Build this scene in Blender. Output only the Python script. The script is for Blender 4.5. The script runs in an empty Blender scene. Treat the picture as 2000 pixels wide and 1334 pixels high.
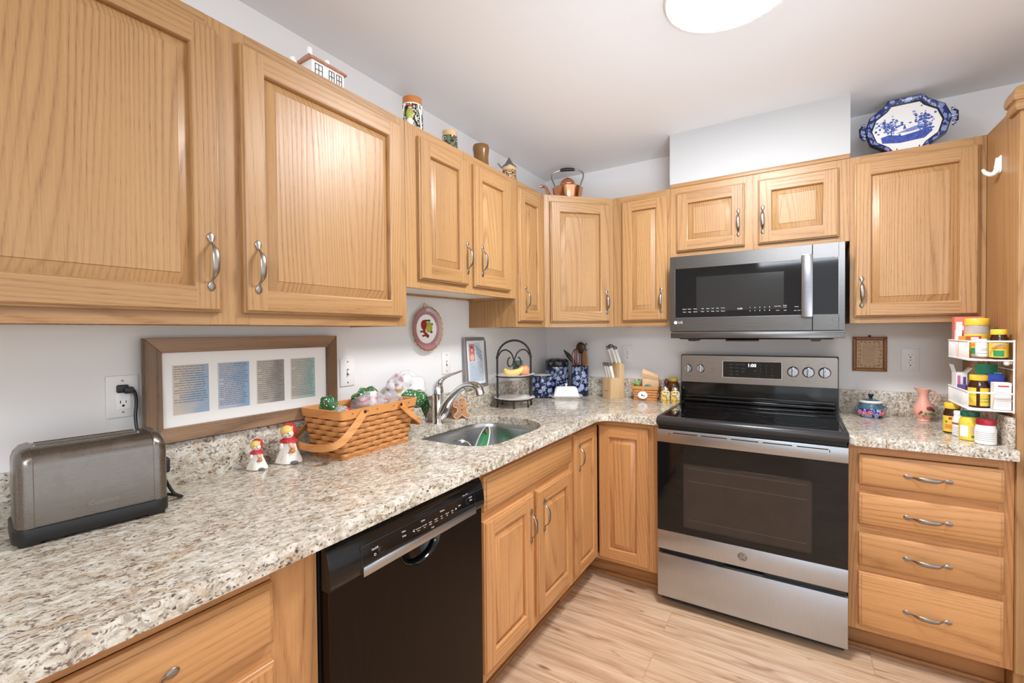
import bpy, bmesh, math, random
from mathutils import Vector, Matrix, Euler

# ------------------------------------------------------------------ camera, world, exposure
S = 0.0254                       # the kitchen is laid out in inches
SC = bpy.context.scene
COL = SC.collection
cam_d = bpy.data.cameras.new('camera')
cam = bpy.data.objects.new('camera', cam_d)
COL.objects.link(cam)
SC.camera = cam
YAW, PITCH, ROLL = math.radians(32.199), math.radians(-0.946), math.radians(-0.547)
_fw = Vector((-math.sin(YAW) * math.cos(PITCH), math.cos(YAW) * math.cos(PITCH), math.sin(PITCH)))
_r = Vector((math.cos(YAW), math.sin(YAW), 0))
_u = _r.cross(_fw)
_r2 = _r * math.cos(ROLL) + _u * math.sin(ROLL)
_u2 = -_r * math.sin(ROLL) + _u * math.cos(ROLL)
_m = Matrix((_r2, _u2, -_fw)).transposed().to_4x4()
_m.translation = Vector((60.326, -114.725, 52.988)) * S
cam.matrix_world = _m
cam_d.sensor_width = 36
cam_d.sensor_fit = 'HORIZONTAL'
cam_d.lens = 881.88 / 2000 * 36
cam_d.shift_y = -0.0019
cam_d.clip_start = 0.02

W = bpy.data.worlds.new('world')
SC.world = W
W.use_nodes = True
W.node_tree.nodes['Background'].inputs[0].default_value = (0.92, 0.97, 1.04, 1)
W.node_tree.nodes['Background'].inputs[1].default_value = 1.8
SC.cycles.max_bounces = 14
SC.cycles.diffuse_bounces = 8
SC.view_settings.view_transform = 'Standard'
SC.view_settings.look = 'None'
SC.view_settings.gamma = 1
SC.view_settings.exposure = -0.16
SC.view_settings.use_curve_mapping = False


def area_light(name, loc, size, power, rot, color=(1, 1, 1), shape='RECTANGLE'):
    d = bpy.data.lights.new(name, 'AREA')
    d.shape = shape
    d.size = size[0] * S
    d.size_y = size[1] * S
    d.energy = power
    d.color = color
    o = bpy.data.objects.new(name, d)
    o.location = Vector(loc) * S
    o.rotation_euler = Euler([math.radians(a) for a in rot])
    COL.objects.link(o)
    return o


# added fill light behind the camera, lifting the dim far walls
area_light('rear_fill_light', (72, -158, 91), (56, 16), 30, (68, 0, 12), (0.90, 0.97, 1.06))
# added uplight beside the camera, brightening the far ceiling
fl = area_light('ceiling_fill_light', (80, -108, 40), (40, 40), 6.6, (0, 0, 0), (0.86, 0.96, 1.08))
fl.rotation_euler = Vector((-40, 68, 55.7)).to_track_quat('-Z', 'Y').to_euler()
fl.data.spread = math.radians(64)


# ------------------------------------------------------------------ colours and materials
def C(r, g, b, a=1.0):
    f = lambda v: (v / 255 / 12.92) if v / 255 <= 0.04045 else ((v / 255 + 0.055) / 1.055) ** 2.4
    return (f(r), f(g), f(b), a)


class NT:
    """small node-tree writer"""

    def __init__(s, name):
        s.m = bpy.data.materials.new(name)
        s.m.use_nodes = True
        s.t = s.m.node_tree
        s.b = s.t.nodes['Principled BSDF']

    def n(s, kind, **kw):
        nd = s.t.nodes.new('ShaderNode' + kind)
        for k, v in kw.items():
            setattr(nd, k, v)
        return nd

    def put(s, sock, v):
        if isinstance(v, bpy.types.NodeSocket):
            s.t.links.new(v, sock)
        elif v is not None:
            sock.default_value = v

    def math(s, op, a, b=None, c=None, clamp=False):
        nd = s.n('Math', operation=op, use_clamp=clamp)
        s.put(nd.inputs[0], a)
        s.put(nd.inputs[1], b)
        s.put(nd.inputs[2], c)
        return nd.outputs[0]

    def vmath(s, op, a, b=None):
        nd = s.n('VectorMath', operation=op)
        s.put(nd.inputs[0], a)
        s.put(nd.inputs[1], b)
        return nd.outputs[0]

    def mapping(s, v, scale=(1, 1, 1), rot=(0, 0, 0), loc=(0, 0, 0)):
        nd = s.n('Mapping')
        s.put(nd.inputs['Vector'], v)
        nd.inputs['Scale'].default_value = scale
        nd.inputs['Rotation'].default_value = rot
        nd.inputs['Location'].default_value = loc
        return nd.outputs[0]

    def noise(s, v, scale, detail=2.0, rough=0.5, dist=0.0, color=False):
        nd = s.n('TexNoise')
        s.put(nd.inputs['Vector'], v)
        nd.inputs['Scale'].default_value = scale
        nd.inputs['Detail'].default_value = detail
        nd.inputs['Roughness'].default_value = rough
        nd.inputs['Distortion'].default_value = dist
        return nd.outputs['Color' if color else 0]

    def voronoi(s, v, scale, feature='F1', rnd=1.0):
        nd = s.n('TexVoronoi', feature=feature)
        s.put(nd.inputs['Vector'], v)
        nd.inputs['Scale'].default_value = scale
        nd.inputs['Randomness'].default_value = rnd
        return nd

    def ramp(s, f, stops, interp='LINEAR'):
        nd = s.n('ValToRGB')
        nd.color_ramp.interpolation = interp
        el = nd.color_ramp.elements
        while len(el) < len(stops):
            el.new(0.5)
        for e, (p, c) in zip(el, stops):
            e.position = p
            e.color = c if len(c) == 4 else (*c, 1)
        s.put(nd.inputs[0], f)
        return nd.outputs[0]

    def mix(s, f, a, b, blend='MIX'):
        nd = s.n('Mix', data_type='RGBA', blend_type=blend)
        s.put(nd.inputs[0], f)
        s.put(nd.inputs[6], a)
        s.put(nd.inputs[7], b)
        return nd.outputs[2]

    def step(s, v, lo, hi):
        nd = s.n('MapRange', interpolation_type='SMOOTHSTEP')
        s.put(nd.inputs[0], v)
        nd.inputs[1].default_value = lo
        nd.inputs[2].default_value = hi
        return nd.outputs[0]

    def coords(s, rnd=0.0, off=(0, 0, 0)):
        tc = s.n('TexCoord').outputs['Object']
        if rnd:
            oi = s.n('ObjectInfo').outputs['Random']
            k = s.math('MULTIPLY', oi, rnd)
            cb = s.n('CombineXYZ')
            for i in range(3):
                s.put(cb.inputs[i], k)
            tc = s.vmath('ADD', tc, cb.outputs[0])
        if any(off):
            tc = s.vmath('ADD', tc, off)
        return tc

    def bump(s, h, strength=0.2, dist=0.001):
        nd = s.n('Bump')
        nd.inputs['Strength'].default_value = strength
        nd.inputs['Distance'].default_value = dist
        s.put(nd.inputs['Height'], h)
        s.put(s.b.inputs['Normal'], nd.outputs[0])

    def set(s, **kw):
        names = dict(color='Base Color', rough='Roughness', metal='Metallic', spec='Specular IOR Level', alpha='Alpha', coat='Coat Weight',
                     coat_rough='Coat Roughness', trans='Transmission Weight', ior='IOR', aniso='Anisotropic', sheen='Sheen Weight',
                     emis='Emission Color', emis_s='Emission Strength', sss='Subsurface Weight')
        for k, v in kw.items():
            s.put(s.b.inputs[names[k]], v)
        return s


def mat(name, rgb, rough=0.5, metal=0.0, var=0.0, vscale=40.0, bump=0.0, bscale=300.0, **kw):
    t = NT(name)
    col = C(*rgb)
    t.set(rough=rough, metal=metal, **kw)
    co = t.coords()
    if var:
        f = t.noise(co, vscale, 3)
        t.set(color=t.ramp(f, [(0.3, tuple(c * (1 - var) for c in col[:3])), (0.7, tuple(min(1, c * (1 + var)) for c in col[:3]))]))
    else:
        t.set(color=col)
    if bump:
        t.bump(t.noise(co, bscale, 3), bump, 0.0008)
    return t.m


def oak(name, axis, off=0.0, light=(214, 166, 110), dark=(154, 102, 56), rings=11.0, tone=1.0, depth=0.2):
    t = NT(name)
    light, dark = [tuple(255 * ((c / 255) ** 2.2 * tone) ** (1 / 2.2) for c in q) for q in (light, dark)]
    v = t.coords(rnd=61.7, off=(off, off * 1.7, off * 0.6))
    k = [1.0, depth, 1.0]
    k[axis] = 0.085
    m1 = t.mapping(v, k)
    n1 = t.noise(m1, 4.6, 1.6, 0.42, 0.15)
    n0 = t.noise(m1, 1.7, 1.0)
    sp = t.n('SeparateXYZ')
    t.put(sp.inputs[0], v)
    cross = t.math('ADD', sp.outputs[2 if axis == 0 else 0], t.math('MULTIPLY', sp.outputs[1], depth))
    ph = t.math('ADD', t.math('MULTIPLY', cross, rings * 4.6), t.math('ADD', t.math('MULTIPLY', n1, rings * 1.75), t.math('MULTIPLY', n0, rings * 1.3)))
    fr = t.math('FRACT', ph)
    grain = t.ramp(fr, [(0.0, (0.80,) * 3), (0.14, (0.34,) * 3), (0.45, (0.04,) * 3), (0.78, (0.14,) * 3), (0.97, (0.90,) * 3), (1.0, (0.80,) * 3)])
    along = lambda q: [(1.0, depth, 1.0)[i] if i != axis else q for i in range(3)]
    fib = t.noise(t.mapping(v, along(0.014)), 260, 3, 0.7)
    pores = t.step(t.noise(t.mapping(v, along(0.035)), 700, 2, 0.6), 0.52, 0.66)
    big = t.noise(t.mapping(v, along(0.22)), 5.0, 2)
    patchy = t.step(t.noise(t.mapping(v, along(0.3)), 7.0, 1), 0.30, 0.70)
    f = t.math('MULTIPLY', grain, t.math('ADD', t.math('MULTIPLY', patchy, 0.30), 0.26))
    f = t.math('ADD', f, t.math('MULTIPLY', t.step(fib, 0.38, 0.70), 0.20))
    f = t.math('ADD', f, t.math('MULTIPLY', t.math('MULTIPLY', pores, t.math('ADD', grain, 0.30)), 0.36))
    f = t.math('ADD', f, t.math('MULTIPLY', t.math('SUBTRACT', big, 0.42), 0.55), clamp=True)
    mid = tuple((a * 0.62 + b * 0.38) for a, b in zip(light, dark))
    col = t.ramp(f, [(0.0, C(*light)), (0.45, C(*mid)), (1.0, C(*dark))])
    oi = t.n('ObjectInfo').outputs['Random']
    hs = t.n('HueSaturation')
    t.put(hs.inputs['Value'], t.math('ADD', t.math('MULTIPLY', oi, 0.12), 0.94))
    t.put(hs.inputs['Color'], col)
    t.set(color=hs.outputs[0], rough=t.math('ADD', t.math('MULTIPLY', f, 0.16), 0.34), spec=0.5)
    t.bump(t.math('SUBTRACT', 1.0, f), 0.10, 0.0006)
    return t.m


M = {}
M['oak_v'] = oak('oak_vertical_grain', 2, tone=0.66)
M['oak_h'] = oak('oak_horizontal_grain', 0, 3.1, tone=0.66)
M['oak_p'] = oak('oak_panel_grain', 2, 7.7, light=(217, 169, 113), rings=14.0, tone=0.66)
M['oak_drawer'] = oak('oak_lit_drawer_grain', 0, 5.3, light=(230, 170, 110), dark=(172, 114, 62), rings=9.0, tone=0.78)  # drawer fronts lightened and warmed too, light put into the colour
M['oak_side'] = oak('oak_side_panel', 2, 11.9, light=(208, 158, 102), rings=7.0, depth=1.0, tone=0.66)
B_ = dict(light=(226, 165, 106), dark=(164, 106, 58), tone=0.80)  # same oak made lighter and more orange, imitating warm light low down
M['base_v'] = oak('base_oak_lit_vertical_grain', 2, 13.3, **B_)
M['base_h'] = oak('base_oak_lit_horizontal_grain', 0, 15.1, **B_)
M['base_p'] = oak('base_oak_lit_panel_grain', 2, 17.7, rings=12.0, **B_)
M['base_side'] = oak('base_oak_lit_side_panel', 2, 19.9, rings=7.0, depth=1.0, **B_)
M['toe'] = oak('toe_kick_wood', 0, 2.2, light=(176, 122, 72), dark=(110, 70, 38), rings=4)
M['melamine'] = mat('cabinet_underside', (226, 222, 212), 0.5, var=0.03)


def granite():
    t = NT('speckled_granite')
    v0 = t.coords()
    v = t.mapping(v0, (1, 1, 1), (0, 0, math.radians(15)))
    wob = t.vmath('MULTIPLY', t.vmath('SUBTRACT', t.noise(v0, 34, 3, color=True), (0.5, 0.5, 0.5)), (0.030, 0.030, 0.030))
    v = t.vmath('ADD', v, wob)
    vs = t.mapping(v, (1.0, 0.42, 0.8))
    cloud = t.noise(t.vmath('ADD', vs, (2.0, 7.0, 5.0)), 17, 3, 0.55)
    ground = t.ramp(t.noise(vs, 75, 5, 0.66), [(0.30, C(138, 126, 110)), (0.43, C(190, 179, 160)), (0.54, C(214, 207, 193)), (0.70, C(229, 226, 217))])
    tan = t.math('MULTIPLY', t.step(t.noise(vs, 40, 4, 0.6), 0.48, 0.66), t.step(cloud, 0.40, 0.62))
    col = t.mix(t.math('MULTIPLY', tan, 0.75), ground, C(172, 138, 102))
    grey = t.step(t.noise(t.vmath('ADD', vs, (4.0, 2.0, 1.0)), 120, 4, 0.68), 0.52, 0.62)
    col = t.mix(t.math('MULTIPLY', grey, 0.62), col, C(150, 142, 132))
    bn = t.math('ADD', t.noise(t.vmath('ADD', vs, (9.0, 5.0, 3.0)), 150, 4, 0.7), t.math('MULTIPLY', t.math('SUBTRACT', cloud, 0.5), 0.22))
    col = t.mix(t.math('MULTIPLY', t.step(bn, 0.545, 0.62), 0.85), col, C(98, 76, 58))
    vo = t.voronoi(t.mapping(v, (1.0, 0.42, 0.75)), 175)
    sep = t.n('SeparateColor')
    t.put(sep.inputs[0], vo.outputs['Color'])
    pick = t.step(sep.outputs[0], 0.76, 0.79)
    fleck = t.math('MULTIPLY', pick, t.math('SUBTRACT', 1.0, t.step(t.math('ADD', vo.outputs['Distance'], t.math('MULTIPLY', t.noise(v, 500, 2), 0.25)), 0.34, 0.52)))
    col = t.mix(t.math('MULTIPLY', fleck, 0.9), col, C(50, 42, 37))
    t.set(color=col, rough=0.13, spec=0.5)
    return t.m


M['granite'] = granite()


def floor_mat():
    t = NT('laminate_planks')
    v = t.coords()
    br = t.n('TexBrick')
    br.offset = 0.37
    br.squash = 1.0
    t.put(br.inputs['Vector'], t.mapping(v, loc=(0.18, 0.055, 0)))
    br.inputs['Scale'].default_value = 1.0
    br.inputs['Mortar Size'].default_value = 0.0009
    br.inputs['Mortar Smooth'].default_value = 0.2
    br.inputs['Brick Width'].default_value = 1.21
    br.inputs['Row Height'].default_value = 0.162
    br.inputs['Color1'].default_value = (0, 0, 0, 1)
    br.inputs['Color2'].default_value = (1, 1, 1, 1)
    sep = t.n('SeparateColor')
    t.put(sep.inputs[0], br.outputs['Color'])
    cb = t.n('CombineXYZ')
    t.put(cb.inputs[0], t.math('MULTIPLY', sep.outputs[0], 7.3))
    t.put(cb.inputs[1], t.math('MULTIPLY', sep.outputs[0], 3.9))
    t.put(cb.inputs[2], t.math('MULTIPLY', sep.outputs[0], 1.7))
    vv = t.vmath('ADD', v, cb.outputs[0])
    m1 = t.mapping(vv, (0.075, 1, 1))
    base = t.ramp(t.noise(m1, 30, 4, 0.6, 0.4), [(0.25, C(164, 128, 98)), (0.48, C(202, 170, 140)), (0.75, C(222, 196, 168))])
    n1 = t.noise(m1, 10, 2.5, 0.5, 0.9)
    st = t.math('FRACT', t.math('MULTIPLY', n1, 8.0))
    line = t.ramp(st, [(0.0, (0.8,) * 3), (0.10, (0.12,) * 3), (0.75, (0,) * 3), (0.94, (0.35,) * 3), (1.0, (0.8,) * 3)])
    zone = t.step(t.noise(t.mapping(vv, (0.22, 1, 1)), 9, 2), 0.38, 0.60)
    col = t.mix(t.math('MULTIPLY', t.math('MULTIPLY', line, zone), 0.95), base, C(132, 86, 54))
    fs = t.step(t.noise(t.mapping(vv, (0.05, 1, 1)), 75, 3, 0.6, 0.3), 0.54, 0.70)
    col = t.mix(t.math('MULTIPLY', fs, 0.5), col, C(166, 122, 86))
    kn = t.voronoi(t.mapping(vv, (0.30, 1, 1)), 7.5)
    col = t.mix(t.math('MULTIPLY', t.math('SUBTRACT', 1.0, t.step(kn.outputs['Distance'], 0.03, 0.10)), 0.75), col, C(116, 72, 44))
    col = t.mix(t.math('MULTIPLY', br.outputs['Fac'], 0.6), col, C(120, 88, 62))
    t.set(color=col, rough=0.33, spec=0.45)
    return t.m


M['floor'] = floor_mat()
M['wall'] = mat('grey_white_wall_paint', (228, 227, 226), 0.6, bump=0.05, bscale=500)
M['ceil'] = mat('ceiling_paint', (238, 243, 247), 0.75, bump=0.05, bscale=260)
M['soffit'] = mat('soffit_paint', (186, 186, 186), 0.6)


def steel(name, rgb, rough, axis=0, grain=0.10, spotty=0.0):
    """brushed metal: fine streaks along one axis"""
    t = NT(name)
    v = t.coords()
    k = [1.0, 1.0, 1.0]
    k[axis] = 0.01
    f = t.noise(t.mapping(v, k), 900, 2, 0.6)
    col = C(*rgb)
    c = t.ramp(f, [(0.3, tuple(x * (1 - grain) for x in col[:3])), (0.7, tuple(min(1, x * (1 + grain)) for x in col[:3]))])
    r = t.math('ADD', t.math('MULTIPLY', f, 0.12), rough - 0.06)
    if spotty:
        r = t.math('ADD', r, t.math('MULTIPLY', t.step(t.noise(v, 22, 4, 0.65), 0.45, 0.75), spotty))
    t.set(color=c, metal=1.0, rough=r)
    return t.m


M['steel'] = steel('stainless_steel', (180, 182, 185), 0.30, 0)
M['steel_v'] = steel('stainless_drawer_front', (190, 196, 204), 0.33, 2, 0.07, 0.08)
M['steel_warm'] = steel('stainless_control_panel', (154, 147, 140), 0.30, 0)
M['black_steel'] = steel('black_stainless', (114, 112, 110), 0.26, 0, 0.06)
M['toast_steel'] = steel('worn_toaster_steel', (128, 121, 114), 0.27, 0, 0.06, 0.16)
M['sink_steel'] = steel('sink_steel', (186, 187, 188), 0.28, 1, 0.06)
M['dark_nickel'] = steel('dark_stainless_handle', (146, 145, 146), 0.25, 0, 0.06)
M['nickel'] = mat('brushed_nickel', (154, 147, 138), 0.33, 1.0)
M['chrome'] = mat('chrome', (226, 226, 228), 0.07, 1.0)
M['copper'] = mat('polished_copper', (226, 158, 118), 0.14, 1.0)
M['pewter'] = mat('pewter', (140, 136, 132), 0.38, 1.0)
M['gold'] = mat('gilt', (206, 168, 104), 0.3, 1.0)
M['black_glass'] = mat('black_glass', (10, 10, 11), 0.04, spec=0.5)
M['oven_glass'] = mat('oven_window_glass', (50, 42, 37), 0.10, spec=0.5, var=0.10, vscale=14)
M['micro_glass'] = mat('microwave_window_glass', (9, 9, 10), 0.05, spec=0.45)
M['micro_reflection'] = mat('microwave_painted_reflection', (30, 30, 30), 0.10, spec=0.6)  # lighter patch on the glass, a painted reflection of the white closet doors
M['black_gloss'] = mat('black_gloss_plastic', (13, 13, 14), 0.10)
M['black_matt'] = mat('black_plastic', (24, 23, 23), 0.42)
M['charcoal'] = mat('charcoal_enamel', (44, 44, 46), 0.28)
M['dark'] = mat('dark_cavity', (12, 11, 11), 0.7)
M['washer_door'] = steel('brushed_black_door', (46, 40, 36), 0.36, 2, 0.12)
M['iron'] = mat('black_wrought_iron', (26, 24, 23), 0.42)
M['white_plastic'] = mat('white_plastic', (238, 237, 234), 0.35)
M['plate_plastic'] = mat('outlet_plate_plastic', (232, 230, 228), 0.38)
M['white_gloss'] = mat('white_glazed_ceramic', (244, 243, 240), 0.12)
M['white_wire'] = mat('white_coated_wire', (246, 245, 243), 0.3)
M['ink'] = mat('black_ink', (26, 26, 28), 0.5)
M['ink_soft'] = mat('faded_ink', (70, 66, 66), 0.6)
M['white_ink'] = mat('white_print', (236, 236, 236), 0.5)
M['grey_ink'] = mat('grey_print', (120, 118, 116), 0.5)
M['red_ink'] = mat('red_print', (196, 48, 44), 0.5)
M['paper'] = mat('white_paper', (240, 239, 236), 0.7)
M['oven_line'] = mat('oven_rack_glint', (92, 80, 71), 0.4)
M['glow'] = mat('display_digits', (250, 252, 255), 0.5, emis=(0.9, 0.96, 1, 1), emis_s=3.0)
_t = NT('clear_glazing')
_t.set(color=(1, 1, 1, 1), rough=0.02, alpha=0.10, spec=0.5)
M['glazing'] = _t.m


# ------------------------------------------------------------------ mesh writer
def ring_rect(x0, x1, z0, z1, y):
    return [Vector((x0, y, z0)), Vector((x1, y, z0)), Vector((x1, y, z1)), Vector((x0, y, z1))]


class MB:
    """collects shapes, in inches, into one mesh"""

    def __init__(s):
        s.bm = bmesh.new()
        s.mats = []
        s.T = Matrix()

    def mi(s, m):
        m = M[m] if isinstance(m, str) else m
        if m not in s.mats:
            s.mats.append(m)
        return s.mats.index(m)

    def v(s, p):
        return s.bm.verts.new(s.T @ Vector(p))

    def face(s, vs, m):
        try:
            f = s.bm.faces.new(vs)
        except ValueError:
            return None
        f.material_index = s.mi(m)
        f.smooth = True
        return f

    def poly(s, pts, m):
        return s.face([s.v(p) for p in pts], m)

    def add_bm(s, b, m):
        k = s.mi(m)
        mp = {v: s.bm.verts.new(s.T @ v.co) for v in b.verts}
        for f in b.faces:
            try:
                g = s.bm.faces.new([mp[v] for v in f.verts])
            except ValueError:
                continue
            g.material_index = k
            g.smooth = True
        b.free()

    def box(s, x0, y0, z0, x1, y1, z1, m, bev=0.0, seg=2):
        b = bmesh.new()
        bmesh.ops.create_cube(b, size=1)
        for v in b.verts:
            v.co = Vector(((x0, x1)[v.co.x > 0], (y0, y1)[v.co.y > 0], (z0, z1)[v.co.z > 0]))
        if bev:
            bmesh.ops.bevel(b, geom=list(b.edges), offset=bev, segments=seg, profile=0.5, affect='EDGES')
        s.add_bm(b, m)

    def prism(s, pts, axis, a, c, m, bev=0.0, seg=2, caps=True):
        """a 2-D outline pushed along an axis from a to c: 'z' (x,y), 'y' (x,z), 'x' (y,z)"""
        def P(p, h):
            return {'z': (p[0], p[1], h), 'y': (p[0], h, p[1]), 'x': (h, p[0], p[1])}[axis]
        b = bmesh.new()
        lo = [b.verts.new(P(p, a)) for p in pts]
        hi = [b.verts.new(P(p, c)) for p in pts]
        n = len(pts)
        for i in range(n):
            b.faces.new((lo[i], lo[(i + 1) % n], hi[(i + 1) % n], hi[i]))
        if caps:
            b.faces.new(lo[::-1])
            b.faces.new(hi)
        bmesh.ops.recalc_face_normals(b, faces=b.faces)
        if bev:
            es = [e for e in b.edges if (e.verts[0] in lo) == (e.verts[1] in lo)]
            bmesh.ops.bevel(b, geom=es, offset=bev, segments=seg, profile=0.5, affect='EDGES')
        s.add_bm(b, m)

    def loft(s, rings, m, closed=True, cap0=True, cap1=True, mats=None):
        R = [[s.v(p) for p in r] for r in rings]
        n = len(rings[0])
        for i in range(len(R) - 1):
            mm = mats[i] if mats else m
            for j in range(n if closed else n - 1):
                k = (j + 1) % n
                s.face((R[i][j], R[i][k], R[i + 1][k], R[i + 1][j]), mm)
        if cap0:
            s.face(R[0][::-1], mats[0] if mats else m)
        if cap1:
            s.face(R[-1], mats[-1] if mats else m)

    def lathe(s, prof, m, c=(0, 0), seg=32, mats=None, sx=1.0, sy=1.0):
        rings = []
        for r, z in prof:
            r = max(r, 0.001)
            rings.append([Vector((c[0] + sx * r * math.cos(2 * math.pi * i / seg), c[1] + sy * r * math.sin(2 * math.pi * i / seg), z)) for i in range(seg)])
        s.loft(rings, m, mats=mats)

    def tube(s, path, r, m, seg=8, flat=None, closed=False):
        """a round (or flat = (width, thickness)) bar along a path"""
        path = [Vector(p) for p in path]
        n = len(path)
        rr = r if isinstance(r, (list, tuple)) else [r] * n
        t0 = (path[1] - path[0]).normalized()
        up = Vector((0, 0, 1)) if abs(t0.z) < 0.9 else Vector((1, 0, 0))
        nrm = (up - t0 * up.dot(t0)).normalized()
        rings = []
        for i, p in enumerate(path):
            a, c = path[max(0, i - 1)], path[min(n - 1, i + 1)]
            if closed:
                a, c = path[i - 1], path[(i + 1) % n]
            t = (c - a).normalized()
            nrm = (nrm - t * nrm.dot(t))
            nrm = nrm.normalized() if nrm.length > 1e-6 else t.orthogonal().normalized()
            bi = t.cross(nrm)
            if flat:
                w, h = flat[0] / 2, flat[1] / 2
                rings.append([p + bi * a_ * w + nrm * b_ * h for a_, b_ in ((-1, -1), (1, -1), (1, 1), (-1, 1))])
            else:
                rings.append([p + (nrm * math.cos(2 * math.pi * k / seg) + bi * math.sin(2 * math.pi * k / seg)) * rr[i] for k in range(seg)])
        if closed:
            rings.append(rings[0])
        s.loft(rings, m, cap0=not closed, cap1=not closed)

    def ball(s, c, r, m, seg=16, rings=10, rot=None):
        r = (r, r, r) if not isinstance(r, (tuple, list)) else r
        b = bmesh.new()
        bmesh.ops.create_uvsphere(b, u_segments=seg, v_segments=rings, radius=1)
        mm = Matrix.Translation(Vector(c)) @ (rot.to_4x4() if rot else Matrix()) @ Matrix.Diagonal((*r, 1))
        for v in b.verts:
            v.co = mm @ v.co
        s.add_bm(b, m)

    def text(s, body, x, y, z, h, m, align='CENTER', rot=None, depth=0.01, shear=0.0):
        """lettering standing in the local xz plane and facing -y (or turned by rot)"""
        cu = bpy.data.curves.new('lettering', 'FONT')
        cu.body = body
        cu.size = h * 1.38
        cu.align_x = align
        cu.align_y = 'CENTER'
        cu.extrude = depth
        cu.resolution_u = 2
        cu.shear = shear
        ob = bpy.data.objects.new('lettering', cu)
        me = bpy.data.meshes.new_from_object(ob)
        b = bmesh.new()
        b.from_mesh(me)
        R = Matrix.Rotation(math.radians(90), 4, 'X')
        L = Matrix.Translation(Vector((x, y, z))) @ (rot if rot else Matrix()) @ R
        for v in b.verts:
            v.co = L @ v.co
        s.add_bm(b, m)
        bpy.data.objects.remove(ob)
        bpy.data.meshes.remove(me)
        bpy.data.curves.remove(cu)

    def scribble(s, x0, x1, y, z, h, m, rng, w=0.03, gap=True):
        """a line of illegible handwriting as a thin ribbon facing -y"""
        x = x0
        while x < x1 - h:
            ln = min(x1 - x, rng.uniform(1.6, 4.5) * h)
            n = max(6, int(ln / h * 5))
            ph = rng.uniform(0, 6)
            pts = []
            for i in range(n + 1):
                u = i / n
                pts.append((x + u * ln + 0.12 * h * math.sin(u * n * 2.1 + ph), z + 0.5 * h * math.sin(u * n * 1.55 + ph) * (0.5 + 0.5 * abs(math.sin(u * 5 + ph)))))
            for (ax, az), (bx, bz) in zip(pts[:-1], pts[1:]):
                dx, dz = bx - ax, bz - az
                L = math.hypot(dx, dz) or 1
                ox, oz = -dz / L * w / 2, dx / L * w / 2
                s.poly([(ax - ox, y, az - oz), (bx - ox, y, bz - oz), (bx + ox, y, bz + oz), (ax + ox, y, az + oz)], m)
            x += ln + h * rng.uniform(0.5, 0.9)

    def obj(s, name, parent=None, loc=None, rz=0.0, label=None, cat=None, group=None, kind=None, sharp=38, fix=True, sub=0):
        if fix:
            bmesh.ops.recalc_face_normals(s.bm, faces=s.bm.faces)
        for v in s.bm.verts:
            v.co *= S
        me = bpy.data.meshes.new(name)
        s.bm.to_mesh(me)
        s.bm.free()
        for m in s.mats:
            me.materials.append(m)
        me.set_sharp_from_angle(angle=math.radians(sharp))
        o = bpy.data.objects.new(name, me)
        COL.objects.link(o)
        if parent:
            o.parent = parent
        if loc:
            o.location = Vector(loc) * S
        o.rotation_euler.z = math.radians(rz)
        if sub:
            md = o.modifiers.new('subsurf', 'SUBSURF')
            md.levels = md.render_levels = sub
        return tag(o, label, cat, group, kind)


def tag(o, label=None, cat=None, group=None, kind=None):
    for k, v in (('label', label), ('category', cat), ('group', group), ('kind', kind)):
        if v:
            o[k] = v
    return o


def thing(name, label, cat, loc=(0, 0, 0), rz=0.0, group=None, rot=None):
    o = bpy.data.objects.new(name, None)
    o.empty_display_size = 0.05
    COL.objects.link(o)
    o.location = Vector(loc) * S
    o.rotation_euler = Euler([math.radians(a) for a in rot]) if rot else Euler((0, 0, math.radians(rz)))
    return tag(o, label, cat, group)


def dup(o, parent=None, loc=None, rz=None, label=None):
    """copy a thing with its parts and sub-parts"""
    c = o.copy()
    COL.objects.link(c)
    if parent:
        c.parent = parent
    if loc is not None:
        c.location = Vector(loc) * S
    if rz is not None:
        c.rotation_euler.z = math.radians(rz)
    if label:
        c['label'] = label
    for ch in list(o.children):
        dup(ch, c)
    return c


def arc(cx, cz, r, a0, a1, n, plane='xz', fixed=0.0):
    out = []
    for i in range(n + 1):
        a = math.radians(a0 + (a1 - a0) * i / n)
        p, q = cx + r * math.cos(a), cz + r * math.sin(a)
        out.append({'xz': (p, fixed, q), 'yz': (fixed, p, q), 'xy': (p, q, fixed)}[plane])
    return out


def smooth_path(pts, n=6):
    """Catmull-Rom through the points"""
    P = [Vector(p) for p in pts]
    P = [P[0] * 2 - P[1]] + P + [P[-1] * 2 - P[-2]]
    out = []
    for i in range(1, len(P) - 2):
        for k in range(n):
            t = k / n
            a, b, c, d = P[i - 1], P[i], P[i + 1], P[i + 2]
            out.append(0.5 * ((2 * b) + (c - a) * t + (2 * a - 5 * b + 4 * c - d) * t * t + (3 * b - a - 3 * c + d) * t ** 3))
    out.append(P[-2])
    return out


def smooth_vals(v, n=6):
    return [p.x for p in smooth_path([(a, 0, 0) for a in v], n)]


def round_rect(x0, x1, y0, y1, r, n=6):
    pts = []
    rr = r if isinstance(r, (tuple, list)) else (r,) * 4
    for (cx, cy, a0, q) in ((x1 - rr[0], y0 + rr[0], -90, rr[0]), (x1 - rr[1], y1 - rr[1], 0, rr[1]), (x0 + rr[2], y1 - rr[2], 90, rr[2]), (x0 + rr[3], y0 + rr[3], 180, rr[3])):
        for i in range(n + 1):
            a = math.radians(a0 + 90 * i / n)
            pts.append((cx + q * math.cos(a), cy + q * math.sin(a)))
    return pts


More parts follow.
